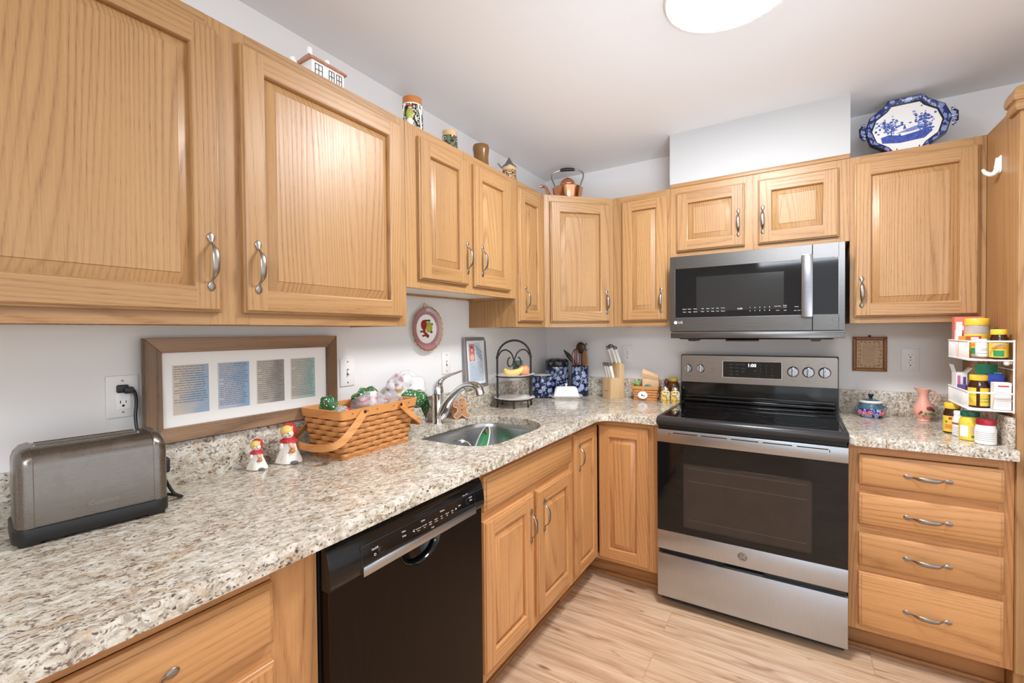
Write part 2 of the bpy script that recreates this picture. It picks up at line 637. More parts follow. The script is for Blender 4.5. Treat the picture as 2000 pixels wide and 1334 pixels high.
# ------------------------------------------------------------------ the room
RNG = random.Random(7)
CEIL = 95.7
b = MB(); b.box(-4, -240, -1, 190, 4, 0, 'floor'); b.obj('floor', kind='structure')
b = MB(); b.box(-4, -240, CEIL, 190, 4, CEIL + 3, 'ceil'); b.obj('ceiling', kind='structure')
b = MB(); b.box(-4, -240, 0, 0, 0, CEIL, 'wall'); b.obj('wall_left', kind='structure')
b = MB(); b.box(-4, 0, 0, 190, 4, CEIL, 'wall'); b.obj('wall_back', kind='structure')
# boxed duct chase above the microwave cabinet, standing on it and reaching the ceiling
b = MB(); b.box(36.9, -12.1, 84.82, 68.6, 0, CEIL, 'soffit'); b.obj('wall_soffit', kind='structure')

# ceiling lamp
CL = (53.2, -51.6)
lamp = thing('ceiling_light', 'round white flush ceiling lamp, lit, above the room centre', 'ceiling light', (CL[0], CL[1], CEIL))
b = MB(); b.lathe([(7.75, 0), (7.75, -0.35), (7.55, -0.6), (7.3, -0.6), (7.3, -0.3)], 'white_plastic', seg=64); b.obj('rim', lamp)
_t = NT('lit_diffuser'); _t.set(color=(1, 1, 1, 1), rough=0.5, emis=(0.955, 0.98, 1.01, 1), emis_s=135.0)
b = MB(); b.lathe([(7.28, -0.3), (7.28, -0.55), (6.2, -0.78), (3.5, -0.92), (0, -0.96)], _t.m, seg=64); b.obj('diffuser', lamp)


# ------------------------------------------------------------------ cabinet pieces
FIN = 'oak'


def door_mesh(x0, x1, z0, z1, stile=2.25, t=0.8):
    """raised-panel door: stiles upright, rails between, bevelled raised field; front face at y=-t"""
    b = MB()
    R = lambda i, y: ring_rect(x0 + i, x1 - i, z0 + i, z1 - i, y)
    def skin(r0, r1, mv, mh):
        A = [b.v(p) for p in r0]; B = [b.v(p) for p in r1]
        for j in range(4):
            k = (j + 1) % 4
            b.face((A[j], A[k], B[k], B[j]), mh if j in (0, 2) else mv)
    rings = [R(0, 0), R(0, -t + 0.32), R(0.06, -t + 0.24), R(0.2, -t + 0.2), R(0.22, -t + 0.08), R(0.32, -t)]
    for r0, r1 in zip(rings[:-1], rings[1:]):
        skin(r0, r1, FIN + '_v', FIN + '_h')
    b.poly(R(0, 0)[::-1], FIN + '_v')
    e, s_ = 0.32, stile
    for a, c in ((x0 + e, x0 + s_), (x1 - s_, x1 - e)):
        b.poly([(a, -t, z0 + e), (c, -t, z0 + e), (c, -t, z1 - e), (a, -t, z1 - e)], FIN + '_v')
    for a, c in ((z0 + e, z0 + s_), (z1 - s_, z1 - e)):
        b.poly([(x0 + s_, -t, a), (x1 - s_, -t, a), (x1 - s_, -t, c), (x0 + s_, -t, c)], FIN + '_h')
    inner = [R(s_, -t), R(s_ + 0.10, -t + 0.05), R(s_ + 0.2, -t + 0.26), R(s_ + 0.22, -t + 0.60)]
    for r0, r1 in zip(inner[:-1], inner[1:]):
        skin(r0, r1, FIN + '_v', FIN + '_h')
    pan = [R(s_ + 0.22, -t + 0.60), R(s_ + 0.30, -t + 0.58), R(s_ + 1.24, -t + 0.10), R(s_ + 1.30, -t + 0.03)]
    for r0, r1 in zip(pan[:-1], pan[1:]):
        skin(r0, r1, FIN + '_p', FIN + '_p')
    b.poly(R(s_ + 1.30, -t + 0.03), FIN + '_p')
    return b


def drawer_mesh(x0, x1, z0, z1, t=0.8):
    b = MB()
    R = lambda i, y: ring_rect(x0 + i, x1 - i, z0 + i, z1 - i, y)
    rings = [R(0, 0), R(0, -t + 0.36), R(0.07, -t + 0.27), R(0.36, -t + 0.17), R(0.40, -t + 0.05), R(0.5, -t)]
    b.poly(R(0, 0)[::-1], 'oak_drawer')
    b.loft(rings, 'oak_drawer', cap0=False)
    return b


def handle_mesh():
    """bow pull, 5.35 in tip to tip: flat teardrop ends, thin necks, a full grip"""
    b = MB()
    st = [(-2.68, .05, .02, .05), (-2.62, .14, .05, .07), (-2.45, .27, .08, .09), (-2.2, .31, .09, .10), (-1.98, .24, .10, .11), (-1.82, .13, .12, .13),
          (-1.66, .10, .26, .13), (-1.5, .13, .48, .14), (-1.28, .20, .74, .14), (-1.0, .27, .92, .14), (-.6, .30, 1.03, .15), (0, .31, 1.07, .15)]
    st = [(a * 1.05, w * 1.08, o, h) for a, w, o, h in st + [(-a, w, o, h) for a, w, o, h in st[-2::-1]]]
    rings = []
    for z, w, o, h in st:
        rings.append([Vector((w * math.cos(2 * math.pi * k / 12), -o + h * math.sin(2 * math.pi * k / 12) * 0.9, z)) for k in range(12)])
    b.loft(rings, 'nickel')
    return b


_h0 = handle_mesh()
_h0_obj = None


def handle(parent, x, z, y=-0.8, horiz=False):
    global _h0_obj
    if _h0_obj is None:
        o = _h0.obj('handle', parent)
        _h0_obj = o
    else:
        o = _h0_obj.copy()
        COL.objects.link(o)
        o.parent = parent
    o.location = Vector((x, y, z)) * S
    o.rotation_euler = Euler((0, math.radians(90) if horiz else 0, 0))
    return o


def face_frame(w, z0, z1, stiles=(), rails=(), lw=1.5, rw=1.5, top=1.5, bot=1.5):
    """upright stiles run full height, rails between; front at y=0"""
    b = MB()
    xs = [(0, lw)] + [(a - hw, a + hw) for a, hw in stiles] + [(w - rw, w)]
    for a, c in xs:
        b.box(a, 0, z0, c, 0.75, z1, FIN + '_v', 0.03, 1)
    rr = [(z0, z0 + bot), (z1 - top, z1)] + list(rails)
    for (a, c) in zip([x[1] for x in xs[:-1]], [x[0] for x in xs[1:]]):
        for p, q in rr:
            b.box(a, 0.015, p, c, 0.74, q, FIN + '_h')
    return b


def upper_cab(label, loc, rz, w, z0, z1, doors, stiles=(), depth=12.0, lw=1.5, rw=1.5):
    t = thing('wall_cabinet', label, 'cabinet', (loc[0], loc[1], z0), rz, 'oak wall cabinets')
    h = z1 - z0
    face_frame(w, 0, h, stiles, lw=lw, rw=rw).obj('face_frame', t)
    b = MB()
    b.box(0.01, 0.75, 0.5, w - 0.01, depth - 0.06, h - 0.02, FIN + '_side')
    b.box(0.01, 0.75, 0, 0.55, depth - 0.06, 0.5, FIN + '_side')
    b.box(w - 0.55, 0.75, 0, w - 0.01, depth - 0.06, 0.5, FIN + '_side')
    b.box(0.55, depth - 0.7, 0.1, w - 0.55, depth - 0.06, 0.5, FIN + '_side')
    b.box(0.55, 0.76, 0.46, w - 0.55, depth - 0.7, 0.5, 'melamine')
    b.obj('body', t)
    for (x0, x1, a, c, hp) in doors:
        d = door_mesh(x0, x1, a - z0, c - z0).obj('door', t)
        if hp:
            handle(d, hp[0], hp[1] - z0)
    return t


# left run, x = 12 in faces; local x runs towards the back wall
upper_cab('wide oak wall cabinet with two large doors, above the toaster and basket', (12, -115.5), 90, 48.6, 54, 84,
          [(1.3, 23.2, 55.2, 82.7, (22.2, 60.0)), (25.35, 47.35, 55.2, 82.7, (26.7, 60.0))], [(24.27, 1.85)], rw=1.7)
upper_cab('short oak wall cabinet with two doors over the sink', (12, -66.85), 90, 30.35, 59.75, 84,
          [(2.35, 14.2, 61.05, 82.5, (13.65, 65.7)), (15.95, 27.75, 61.05, 82.5, (17.95, 65.7))], [(15.08, 1.5)], lw=2.9, rw=3.1)
upper_cab('narrow oak wall cabinet between the sink cabinet and the diagonal corner cabinet', (12, -36.45), 90, 12.45, 54, 84,
          [(0.55, 10.8, 55.15, 82.4, (2.8, 59.7))], lw=1.2)
# diagonal corner cabinet
t = thing('wall_cabinet', 'diagonal oak corner wall cabinet under the copper kettle', 'cabinet', (12, -24, 54), 45, 'oak wall cabinets')
W45 = 12 * math.sqrt(2)
face_frame(W45, 0, 30, lw=1.7, rw=1.7).obj('face_frame', t)
b = MB()
def w2l(x, y): return ((x - 12) * math.cos(math.pi / 4) + (y + 24) * math.sin(math.pi / 4), -(x - 12) * math.sin(math.pi / 4) + (y + 24) * math.cos(math.pi / 4))
b.prism([w2l(0.06, -0.06), w2l(0.06, -23.98), w2l(11.46, -23.98), w2l(23.98, -11.46), w2l(23.98, -0.06)], 'z', 0.3, 29.98, 'oak_side')
b.obj('body', t)
d = door_mesh(1.35, 15.75, 1.15, 28.5).obj('door', t)
handle(d, 14.85, 5.7)
# back run, y = -12 in faces
upper_cab('narrow oak wall cabinet left of the microwave', (24, -12), 0, 12.95, 54, 84, [(2.2, 12.35, 55.25, 82.65, (11.1, 59.7))], lw=2.3, rw=1.0)
omc = upper_cab('low oak wall cabinet with two small doors above the microwave', (36.96, -12), 0, 31.6, 69.0, 84,
          [(1.35, 14.55, 69.95, 82.55, (13.45, 74.65)), (16.9, 29.95, 69.95, 82.55, (17.75, 74.65))], [(15.75, 1.5)], lw=1.6, rw=2.0)
b = MB(); b.box(0.0, -0.22, 15.0, 31.6, 0.6, 15.78, 'oak_h', 0.08, 2); b.obj('scribe_strip', omc)
upper_cab('oak wall cabinet with one large door under the blue platter', (68.57, -12), 0, 17.7, 54, 84, [(0.6, 16.8, 55.1, 82.65, (1.67, 59.55))], lw=1.6)

# tall cabinet on the right
t = thing('tall_cabinet', 'tall oak cabinet at the right edge with crown moulding and white hook', 'cabinet', (86.3, -24.6, 0))
b = MB(); b.box(0, 0.75, 0, 24, 24.55, 84, 'oak_side'); b.obj('side_panel', t)
b = MB(); b.box(-0.02, 0, 4.5, 1.6, 0.75, 84, 'oak_v', 0.03, 1); b.box(1.6, 0.01, 82.3, 24, 0.74, 84, 'oak_h'); b.box(22.4, 0, 4.5, 24, .75, 82.3, 'oak_v'); b.obj('face_frame', t)
door_mesh(1.2, 22.8, 5.5, 82).obj('door', t)
b = MB()
prof = [(0.02, 82.7), (-.45, 82.75), (-.62, 83.1), (-.62, 83.5), (-.5, 83.8), (-.55, 83.95), (-.82, 84.1), (-.88, 84.6), (-.75, 85.3), (-.45, 85.9), (0.02, 86.2)]
rings = [[Vector((px, 2.7, pz)) for px, pz in prof], [Vector((px, px, pz)) for px, pz in prof], [Vector((24, px, pz)) for px, pz in prof]]
b.loft(rings, 'oak_h'); b.obj('crown_moulding', t)


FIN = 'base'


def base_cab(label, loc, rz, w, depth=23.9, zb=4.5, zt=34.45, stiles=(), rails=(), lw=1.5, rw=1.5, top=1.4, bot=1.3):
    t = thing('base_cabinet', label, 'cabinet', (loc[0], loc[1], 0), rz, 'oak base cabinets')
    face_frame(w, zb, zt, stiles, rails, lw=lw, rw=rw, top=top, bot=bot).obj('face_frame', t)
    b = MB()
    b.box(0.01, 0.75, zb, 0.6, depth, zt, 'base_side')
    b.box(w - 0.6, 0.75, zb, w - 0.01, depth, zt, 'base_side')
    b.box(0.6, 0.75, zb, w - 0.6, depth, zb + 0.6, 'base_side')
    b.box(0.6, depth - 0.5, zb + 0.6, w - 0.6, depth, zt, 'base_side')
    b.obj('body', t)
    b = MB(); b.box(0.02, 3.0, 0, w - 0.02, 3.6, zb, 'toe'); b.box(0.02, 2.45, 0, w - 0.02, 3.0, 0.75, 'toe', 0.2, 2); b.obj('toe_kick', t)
    return t


def drawer(t, x0, x1, z0, z1, hx=None, hz=None):
    d = drawer_mesh(x0, x1, z0, z1).obj('drawer', t)
    if hx is not None:
        handle(d, hx, hz, horiz=True)
    return d


# drawer base left of the dishwasher
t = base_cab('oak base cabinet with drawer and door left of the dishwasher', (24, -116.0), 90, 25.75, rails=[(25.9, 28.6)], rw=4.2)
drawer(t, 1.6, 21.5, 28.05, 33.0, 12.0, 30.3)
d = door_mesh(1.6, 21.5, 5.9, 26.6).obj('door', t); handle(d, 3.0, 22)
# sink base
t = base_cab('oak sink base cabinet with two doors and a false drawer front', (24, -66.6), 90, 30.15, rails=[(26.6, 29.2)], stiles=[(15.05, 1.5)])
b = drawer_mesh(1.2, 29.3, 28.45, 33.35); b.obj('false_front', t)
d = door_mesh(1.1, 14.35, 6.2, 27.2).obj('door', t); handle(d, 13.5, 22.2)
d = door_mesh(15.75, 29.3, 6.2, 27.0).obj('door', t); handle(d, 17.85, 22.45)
# corner base: two faces meeting in an inside corner
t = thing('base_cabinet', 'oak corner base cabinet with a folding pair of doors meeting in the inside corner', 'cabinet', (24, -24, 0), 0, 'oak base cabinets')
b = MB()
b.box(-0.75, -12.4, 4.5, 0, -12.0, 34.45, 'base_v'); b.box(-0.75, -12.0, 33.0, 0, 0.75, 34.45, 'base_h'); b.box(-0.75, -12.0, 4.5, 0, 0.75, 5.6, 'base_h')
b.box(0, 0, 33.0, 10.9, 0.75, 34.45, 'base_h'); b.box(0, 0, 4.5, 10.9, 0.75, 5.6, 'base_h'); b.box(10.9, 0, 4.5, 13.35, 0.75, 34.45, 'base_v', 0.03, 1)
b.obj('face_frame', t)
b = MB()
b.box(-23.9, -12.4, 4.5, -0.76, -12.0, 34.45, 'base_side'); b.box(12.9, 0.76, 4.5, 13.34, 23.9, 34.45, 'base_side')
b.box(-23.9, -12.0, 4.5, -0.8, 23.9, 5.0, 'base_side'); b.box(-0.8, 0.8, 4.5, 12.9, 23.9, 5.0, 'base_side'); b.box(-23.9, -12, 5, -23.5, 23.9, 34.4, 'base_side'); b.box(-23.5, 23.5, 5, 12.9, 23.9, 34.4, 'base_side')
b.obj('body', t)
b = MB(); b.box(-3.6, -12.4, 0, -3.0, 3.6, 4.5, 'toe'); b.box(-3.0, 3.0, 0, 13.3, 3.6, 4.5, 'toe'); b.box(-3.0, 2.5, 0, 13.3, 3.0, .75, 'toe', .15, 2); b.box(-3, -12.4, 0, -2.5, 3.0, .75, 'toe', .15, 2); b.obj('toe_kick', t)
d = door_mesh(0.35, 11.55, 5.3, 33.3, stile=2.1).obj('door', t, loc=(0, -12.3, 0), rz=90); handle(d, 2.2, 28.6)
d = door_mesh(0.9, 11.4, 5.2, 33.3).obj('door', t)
# drawer base right of the range
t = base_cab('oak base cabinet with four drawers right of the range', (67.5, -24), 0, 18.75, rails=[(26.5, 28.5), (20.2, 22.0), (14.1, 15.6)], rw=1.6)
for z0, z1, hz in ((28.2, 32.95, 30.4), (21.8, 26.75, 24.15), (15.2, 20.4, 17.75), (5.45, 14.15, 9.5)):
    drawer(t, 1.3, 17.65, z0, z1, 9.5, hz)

# ------------------------------------------------------------------ worktops
SINK = round_rect(4.9, 22.0, -61.7, -38.7, (5.0, 8.0, 5.0, 5.0), 8)


def slab_with_hole(b, outer, hole, z0, z1, m, ease=0.16):
    """flat stone slab, outline outer, with a hole; top edges eased"""
    def fill(z, out, hol):
        bb = bmesh.new()
        es = []
        for loop in ([out, hol] if hol else [out]):
            vs = [bb.verts.new((x, y, z)) for x, y in loop]
            es += [bb.edges.new((vs[i], vs[(i + 1) % len(vs)])) for i in range(len(vs))]
        bmesh.ops.triangle_fill(bb, use_beauty=True, edges=es)
        b.add_bm(bb, m)
    def inset(loop, d):
        n = len(loop); out = []
        for i in range(n):
            p0, p1, p2 = Vector(loop[i - 1]), Vector(loop[i]), Vector(loop[(i + 1) % n])
            a, c = (p1 - p0).normalized(), (p2 - p1).normalized()
            na, nc = Vector((-a.y, a.x)), Vector((-c.y, c.x))
            q = (na + nc); q = q / max(0.3, q.dot(na)) if q.length > 1e-6 else na
            out.append(tuple(p1 + q * d))
        return out
    oi = inset(outer, ease)
    hi = inset(hole, -0.06) if hole else None
    fill(z1, oi, hi)
    fill(z0, outer, hole)
    R = lambda loop, z: [Vector((x, y, z)) for x, y in loop]
    om = inset(outer, ease * 0.3)
    b.loft([R(outer, z0), R(outer, z1 - ease), R(om, z1 - ease * 0.3), R(oi, z1)], m, cap0=False, cap1=False)
    if hole:
        b.loft([R(hole, z0), R(hole, z1 - 0.06), R(hi, z1)], m, cap0=False, cap1=False)


t = thing('countertop', 'L-shaped speckled granite countertop along the left wall with the sink opening', 'countertop', (0, 0, 0))
b = MB()
outer = [(0.03, -116.5), (25.9, -116.5), (25.9, -28.4)] + [(28.9 - 3.0 * math.cos(math.radians(a)), -28.4 + 2.9 * math.sin(math.radians(a))) for a in (20, 45, 70)] + [(29.0, -25.5), (37.5, -25.5), (37.5, -0.03), (0.03, -0.03)]
slab_with_hole(b, outer, SINK, 34.5, 36.0, 'granite')
b.obj('slab', t, fix=True)
b = MB()
b.box(0.03, -116.5, 36.0, 0.8, -0.03, 40.8, 'granite', 0.06, 2)
b.box(0.8, -0.8, 36.0, 37.4, -0.03, 40.8, 'granite', 0.06, 2)
b.obj('backsplash', t)
t = thing('countertop', 'short speckled granite countertop right of the range, holding the pink pitcher', 'countertop', (67.5, 0, 0))
b = MB(); slab_with_hole(b, [(0, -25.6), (18.78, -25.6), (18.78, -0.03), (0, -0.03)], None, 34.5, 36.0, 'granite'); b.obj('slab', t)
b = MB(); b.box(0, -0.8, 36.0, 17.95, -0.03, 40.6, 'granite', 0.06, 2); b.box(17.95, -24.3, 36.0, 18.75, -0.03, 40.3, 'granite', 0.06, 2); b.obj('backsplash', t)

# ------------------------------------------------------------------ sink and faucet
t = thing('sink', 'stainless steel undermount sink basin set in the granite', 'sink', (13.4, -50.2, 27))
b = MB()
def sring(d, z, dx=0.0): return [Vector((x - 13.4, y + 50.2, z - 27)) for x, y in round_rect(4.9 - d, 22.0 + d, -61.7 - d, -38.7 + d, (5.0 + d, 8.0 + d, 5.0 + d, 5.0 + d), 8)]
b.loft([sring(0.9, 34.46), sring(0.15, 34.46), sring(0.05, 34.3), sring(-0.1, 33.5), sring(-0.35, 28.3), sring(-0.7, 27.6), sring(-1.6, 27.15), sring(-4.5, 27.05)], 'sink_steel', cap0=False)
b.obj('basin', t, fix=False)
b = MB(); b.lathe([(0, 0.08), (0.6, 0.09), (1.5, 0.12), (1.75, 0.22), (1.8, 0.1)], 'chrome', seg=28); b.obj('drain', t)

t = thing('faucet', 'chrome single-lever kitchen faucet behind the sink', 'faucet', (3.05, -50.3, 36.0), 6)
b = MB(); b.lathe([(1.25, 0), (1.25, 0.12), (1.08, 0.35), (1.05, 5.3), (1.08, 5.42)], 'chrome', seg=32); b.obj('body', t)
b = MB()
pth = smooth_path([(0.45, 0, 1.0), (1.15, 0, 2.0), (1.9, 0, 3.5), (3.0, 0, 4.9), (4.4, 0, 6.2), (5.8, 0, 7.1), (7.2, 0, 7.45), (8.4, 0, 7.3), (9.3, 0, 6.85)], 5)
rad = smooth_vals([1.0, 1.02, .88, .74, .66, .64, .68, .76, .80], 5)
b.tube(pth, rad, 'chrome', 18); b.obj('spout', t)
b = MB(); b.tube([(8.9, 0, 7.05), (9.15, 0, 6.3), (9.3, 0, 5.75)], [0.84, 0.86, 0.82], 'chrome', 20); b.tube([(9.3, 0, 5.78), (9.33, 0, 5.65)], 0.66, 'black_matt', 18); b.obj('spray_head', t)
b = MB()
b.lathe([(1.1, 5.46), (1.12, 5.7), (1.06, 6.6), (0.9, 7.2), (0.5, 7.6), (0, 7.7)], 'chrome', seg=28)
lv = smooth_path([(-0.1, 0, 6.6), (0.35, 0, 7.6), (1.2, 0, 8.4), (2.6, 0, 9.0), (4.2, 0, 9.55), (5.4, 0, 9.95)], 5)
rw = smooth_vals([1.05, .95, .8, .6, .44, .34], 5); rt = smooth_vals([.9, .7, .42, .28, .22, .18], 5)
rings = []
for i, p in enumerate(lv):
    a, c = lv[max(0, i - 1)], lv[min(len(lv) - 1, i + 1)]
    tg = (c - a).normalized(); nn = Vector((-tg.z, 0, tg.x))
    rings.append([p + nn * rt[i] * math.sin(2 * math.pi * k / 14) + Vector((0, 1, 0)) * rw[i] * math.cos(2 * math.pi * k / 14) for k in range(14)])
b.loft(rings, 'chrome'); b.obj('lever', t)
b = MB(); b.tube([(0, 0, 5.44), (0, 0, 5.5)], 1.0, 'red_ink', 16); b.obj('seal_ring', t)

# ------------------------------------------------------------------ appliances
# dishwasher: local x runs along the wall, front towards -y
t = thing('dishwasher', 'black built-in dishwasher with a curved control strip under the worktop', 'dishwasher', (24, -90.2, 0), 90)
b = MB(); b.box(0.1, 0, 4.0, 23.4, 22.5, 34.0, 'black_matt'); b.box(0.1, 2.6, 0.02, 23.4, 3.2, 4.0, 'black_matt'); b.obj('body', t)
b = MB()
b.T = Matrix.Rotation(math.radians(90), 4, 'X')
outer = [(0.25, 4.2), (23.3, 4.2), (23.3, 29.95), (15.2, 29.95)] + [(12.0 + 3.2 * math.cos(math.radians(a)), 29.95 - 2.35 * math.sin(math.radians(a))) for a in range(15, 180, 15)] + [(8.8, 29.95), (0.25, 29.95)]
slab_with_hole(b, outer, None, 0.05, 1.2, 'washer_door', 0.08)
b.obj('door_panel', t)
b = MB()
rings = []
for k, (sc, y) in enumerate(((1.0, -1.22), (0.97, -1.3), (0.9, -1.15), (0.8, -0.5), (0.5, -0.2))):
    rings.append([Vector((12.0 + 3.2 * sc * math.cos(math.radians(a)), y, 29.95 - 2.35 * sc * math.sin(math.radians(a)))) for a in range(0, 181, 12)])
b.loft(rings, 'black_gloss', cap0=False)
b.obj('pocket_handle', t)
b = MB()
prof = [(0, 29.95), (-1.25, 29.95), (-1.62, 30.4), (-1.66, 31.0), (-1.5, 32.2), (-1.2, 33.3), (-0.9, 33.75), (-0.5, 33.9), (0, 33.9)]
b.prism(prof, 'x', 0.2, 23.35, 'black_gloss', 0.04, 1); b.obj('control_panel', t)
b = MB(); b.tube([(3.6, -1.69, 30.9), (3.6, -1.46, 32.7), (21.35, -1.46, 32.7), (21.35, -1.69, 30.9)], 0.035, 'charcoal', 5); b.obj('panel_outline', t)
b = MB(); b.box(3.65, -1.84, 29.95, 21.3, -1.55, 30.82, 'steel', 0.05, 2); b.obj('trim_strip', t)
b = MB()
tilt = Matrix.Rotation(math.radians(-8), 4, 'X')
def dwt(s, x, z, h, m='white_ink'):
    yy = -1.66 + (z - 31.0) * 0.145 - 0.03 if z > 31 else -1.69
    b.text(s, x, yy, z, h, m, rot=tilt, depth=0.004)
dwt('On/Off', 5.25, 32.0, 0.2); dwt('O', 5.2, 31.45, 0.26)
for x, z, s in ((9.1, 32.2, 'Clean'), (9.1, 31.75, 'Delay'), (12.0, 32.3, 'Cycles'), (15.2, 32.3, 'Options'), (18.3, 31.9, 'Start'), (19.6, 32.75, 'Silence Plus'), (20.5, 32.2, 'Cancel'), (20.55, 31.85, 'Drain'), (13.4, 31.1, '3 sec.')):
    dwt(s, x, z, 0.17)
for i, s in enumerate(('Power Scrub', 'Auto Wash', 'Regular', 'Delicate', 'Rinse', 'Half Load', 'Quick')):
    dwt(s, 11.2 + i * 0.95, 31.75, 0.11); dwt(s.split()[0], 11.2 + i * 0.95, 31.52, 0.1)
dwt('<', 10.5, 31.7, 0.4); dwt('>', 17.6, 31.7, 0.4)
b.obj('lettering', t)
for x, z in ((6.0, 31.6), (19.9, 31.9)):
    b = MB()
    b.T = Matrix.Translation((x, -1.66 + (z - 31) * 0.145, z)) @ Matrix.Rotation(math.radians(82), 4, 'X')
    b.lathe([(0.42, 0), (0.42, 0.03), (0.36, 0.05), (0, 0.04)], 'black_gloss', seg=24)
    b.obj('button', t)

# range
RX, RY = 37.62, -26.5
t = thing('range', 'stainless steel electric range with black glass cooktop between the base cabinets', 'range', (RX, RY, 0))
b = MB(); b.box(0.15, 0.9, 1.9, 29.6, 25.6, 34.9, 'black_matt'); b.box(0.4, 1.6, 0.7, 29.3, 25.0, 1.95, 'black_matt')
for x in (2.6, 26.6):
    for y in (3.8, 23):
        b.lathe([(0.7, 0.02), (0.7, 0.4), (0.35, 0.5), (0.35, 1.9)], 'black_matt', (x, y), 12)
b.obj('body', t)
b = MB()
prof = [(23.4, 35.0), (0.3, 35.0), (-0.35, 35.1), (-0.62, 35.5), (-0.6, 36.0), (-0.35, 36.38), (0.1, 36.55), (0.75, 36.58), (0.95, 36.48), (23.4, 36.48)]
b.prism(prof, 'x', 0.0, 29.75, 'charcoal', 0.05, 2)
b.box(0.02, 1.0, 36.4, 0.75, 23.4, 36.6, 'charcoal', 0.07, 2); b.box(29.0, 1.0, 36.4, 29.73, 23.4, 36.6, 'charcoal', 0.07, 2)
b.obj('cooktop_frame', t)
b = MB(); b.box(0.8, 0.98, 36.4, 28.95, 23.4, 36.52, 'black_glass')
for cx, cy, r in ((7.4, 6.6, 4.6), (22.3, 6.6, 5.3), (7.6, 17.6, 3.4), (22.2, 17.6, 3.4), (14.9, 12.4, 2.6)):
    for rr in (r, r * 0.62):
        for a0, a1 in ((20, 160), (200, 340)):
            pts0 = [(cx + rr * math.cos(math.radians(a)), cy + rr * math.sin(math.radians(a)), 36.524) for a in range(a0, a1 + 1, 6)]
            pts1 = [(cx + (rr - .06) * math.cos(math.radians(a)), cy + (rr - .06) * math.sin(math.radians(a)), 36.524) for a in range(a0, a1 + 1, 6)]
            b.loft([pts0, pts1], 'charcoal', closed=False, cap0=False, cap1=False)
b.obj('glass_cooktop', t, fix=False)
b = MB()   # backguard
b.prism([(23.35, 36.5), (25.7, 36.5), (25.7, 47.1), (25.2, 47.35), (23.9, 47.35), (23.35, 46.9)], 'x', -0.35, 29.95, 'black_gloss', 0.06, 2)
b.box(0.2, 22.6, 36.5, 29.5, 23.4, 37.35, 'black_gloss', 0.25, 3); b.box(0.2, 23.0, 37.3, 29.5, 23.4, 38.2, 'black_gloss', 0.15, 3)
b.obj('backguard', t)
b = MB()
b.prism(round_rect(-0.2, 29.8, 41.0, 47.2, (0.06, 0.4, 0.4, 0.06), 5), 'y', 23.18, 23.4, 'steel_warm', 0.03, 1)
b.obj('control_panel', t)
b = MB(); b.prism(round_rect(8.55, 20.25, 42.3, 46.15, 0.1, 3), 'y', 23.12, 23.3, 'chrome', 0.04, 1)
b.prism(round_rect(8.75, 20.05, 42.45, 46.0, 0.08, 3), 'y', 23.07, 23.3, 'black_glass')
for i, (x, z) in enumerate([(10.4, 45.3), (11.6, 45.3), (12.8, 45.3), (10.4, 44.6), (11.6, 44.6), (12.8, 44.5), (10.4, 43.8), (11.6, 43.8), (12.8, 43.8), (10.4, 43.1), (11.6, 43.1)]):
    b.text(('Bake', 'Broil', 'Warm', 'Clean', 'Conv', 'Timer', 'Cook', 'Delay', 'Light', 'Lock', 'Set')[i], x, 23.06, z, 0.24, 'grey_ink', depth=0.004)
for i in range(9):
    b.text(str(i + 1), 16.2 + (i % 3) * 1.05, 23.06, 45.2 - (i // 3) * 0.68, 0.26, 'grey_ink', depth=0.004)
b.text('0', 17.25, 23.06, 43.1, 0.26, 'grey_ink', depth=0.004); b.text('Start', 18.4, 23.06, 43.1, 0.24, 'grey_ink', depth=0.004); b.text('Off', 15.1, 23.06, 44.0, 0.26, 'grey_ink', depth=0.004)
b.text('1:00', 14.5, 23.05, 45.15, 0.72, 'glow', depth=0.004)
b.obj('display', t)
def knob(x, z, r):
    b = MB()
    b.T = Matrix.Translation((x, 23.18, z)) @ Matrix.Rotation(math.radians(90), 4, 'X')
    b.lathe([(r, 0), (r * 1.02, 0.06), (r * 0.98, 0.18), (r * 0.86, 0.62), (r * 0.8, 0.72), (0, 0.74)], 'steel', seg=32)
    b.prism(round_rect(-0.22, 0.22, -r * 0.9, r * 0.92, 0.12, 4), 'z', 0.6, 1.1, 'steel', 0.06, 2)
    b.box(-0.05, 0.1, 1.09, 0.05, r * 0.8, 1.12, 'ink'); b.box(-0.26, -r * .8, 0.7, -0.23, r * .8, 1.0, 'ink')
    b.obj('knob', t)
for x, z, r in ((1.3, 44.15, 0.95), (4.0, 44.2, 0.95), (22.15, 44.1, 1.08), (24.85, 44.1, 1.08), (27.6, 44.1, 1.08)): knob(x, z, r)
b = MB()
for x, s in ((1.4, 'Rear'), (4.1, 'Front'), (22.1, 'Front'), (24.8, 'Rear'), (27.6, 'Front')):
    b.text(s, x, 23.17, 42.3, 0.2, 'ink_soft', depth=0.004); b.text('Off', x, 23.17, 45.5, 0.18, 'ink_soft', depth=0.004)
    b.lathe([(0.1, 0), (0.1, 0)], 'ink', seg=8) if False else b.text('o', x, 23.17, 46.0, 0.2, 'ink', depth=0.004)
b.text('Hot\nSurface', 6.6, 23.17, 44.3, 0.16, 'ink_soft', depth=0.004)
b.obj('lettering', t)
b = MB(); b.box(0.02, 0.3, 11.1, 29.7, 0.95, 34.2, 'black_gloss', 0.05, 1); b.obj('oven_door', t); od = bpy.data.objects[t.children[-1].name]
b = MB(); b.box(0.02, 0.02, 14.7, 29.7, 0.3, 31.75, 'black_glass', 0.03, 1); b.obj('door_glass', od)
b = MB(); b.prism(round_rect(4.85, 24.85, 16.25, 28.0, 0.35, 5), 'y', -0.01, 0.1, 'oven_glass')
fr = round_rect(4.75, 24.95, 16.15, 28.1, 0.4, 5)
b.tube([(x, -0.005, z) for x, z in fr], 0.035, 'charcoal', 6, closed=True)
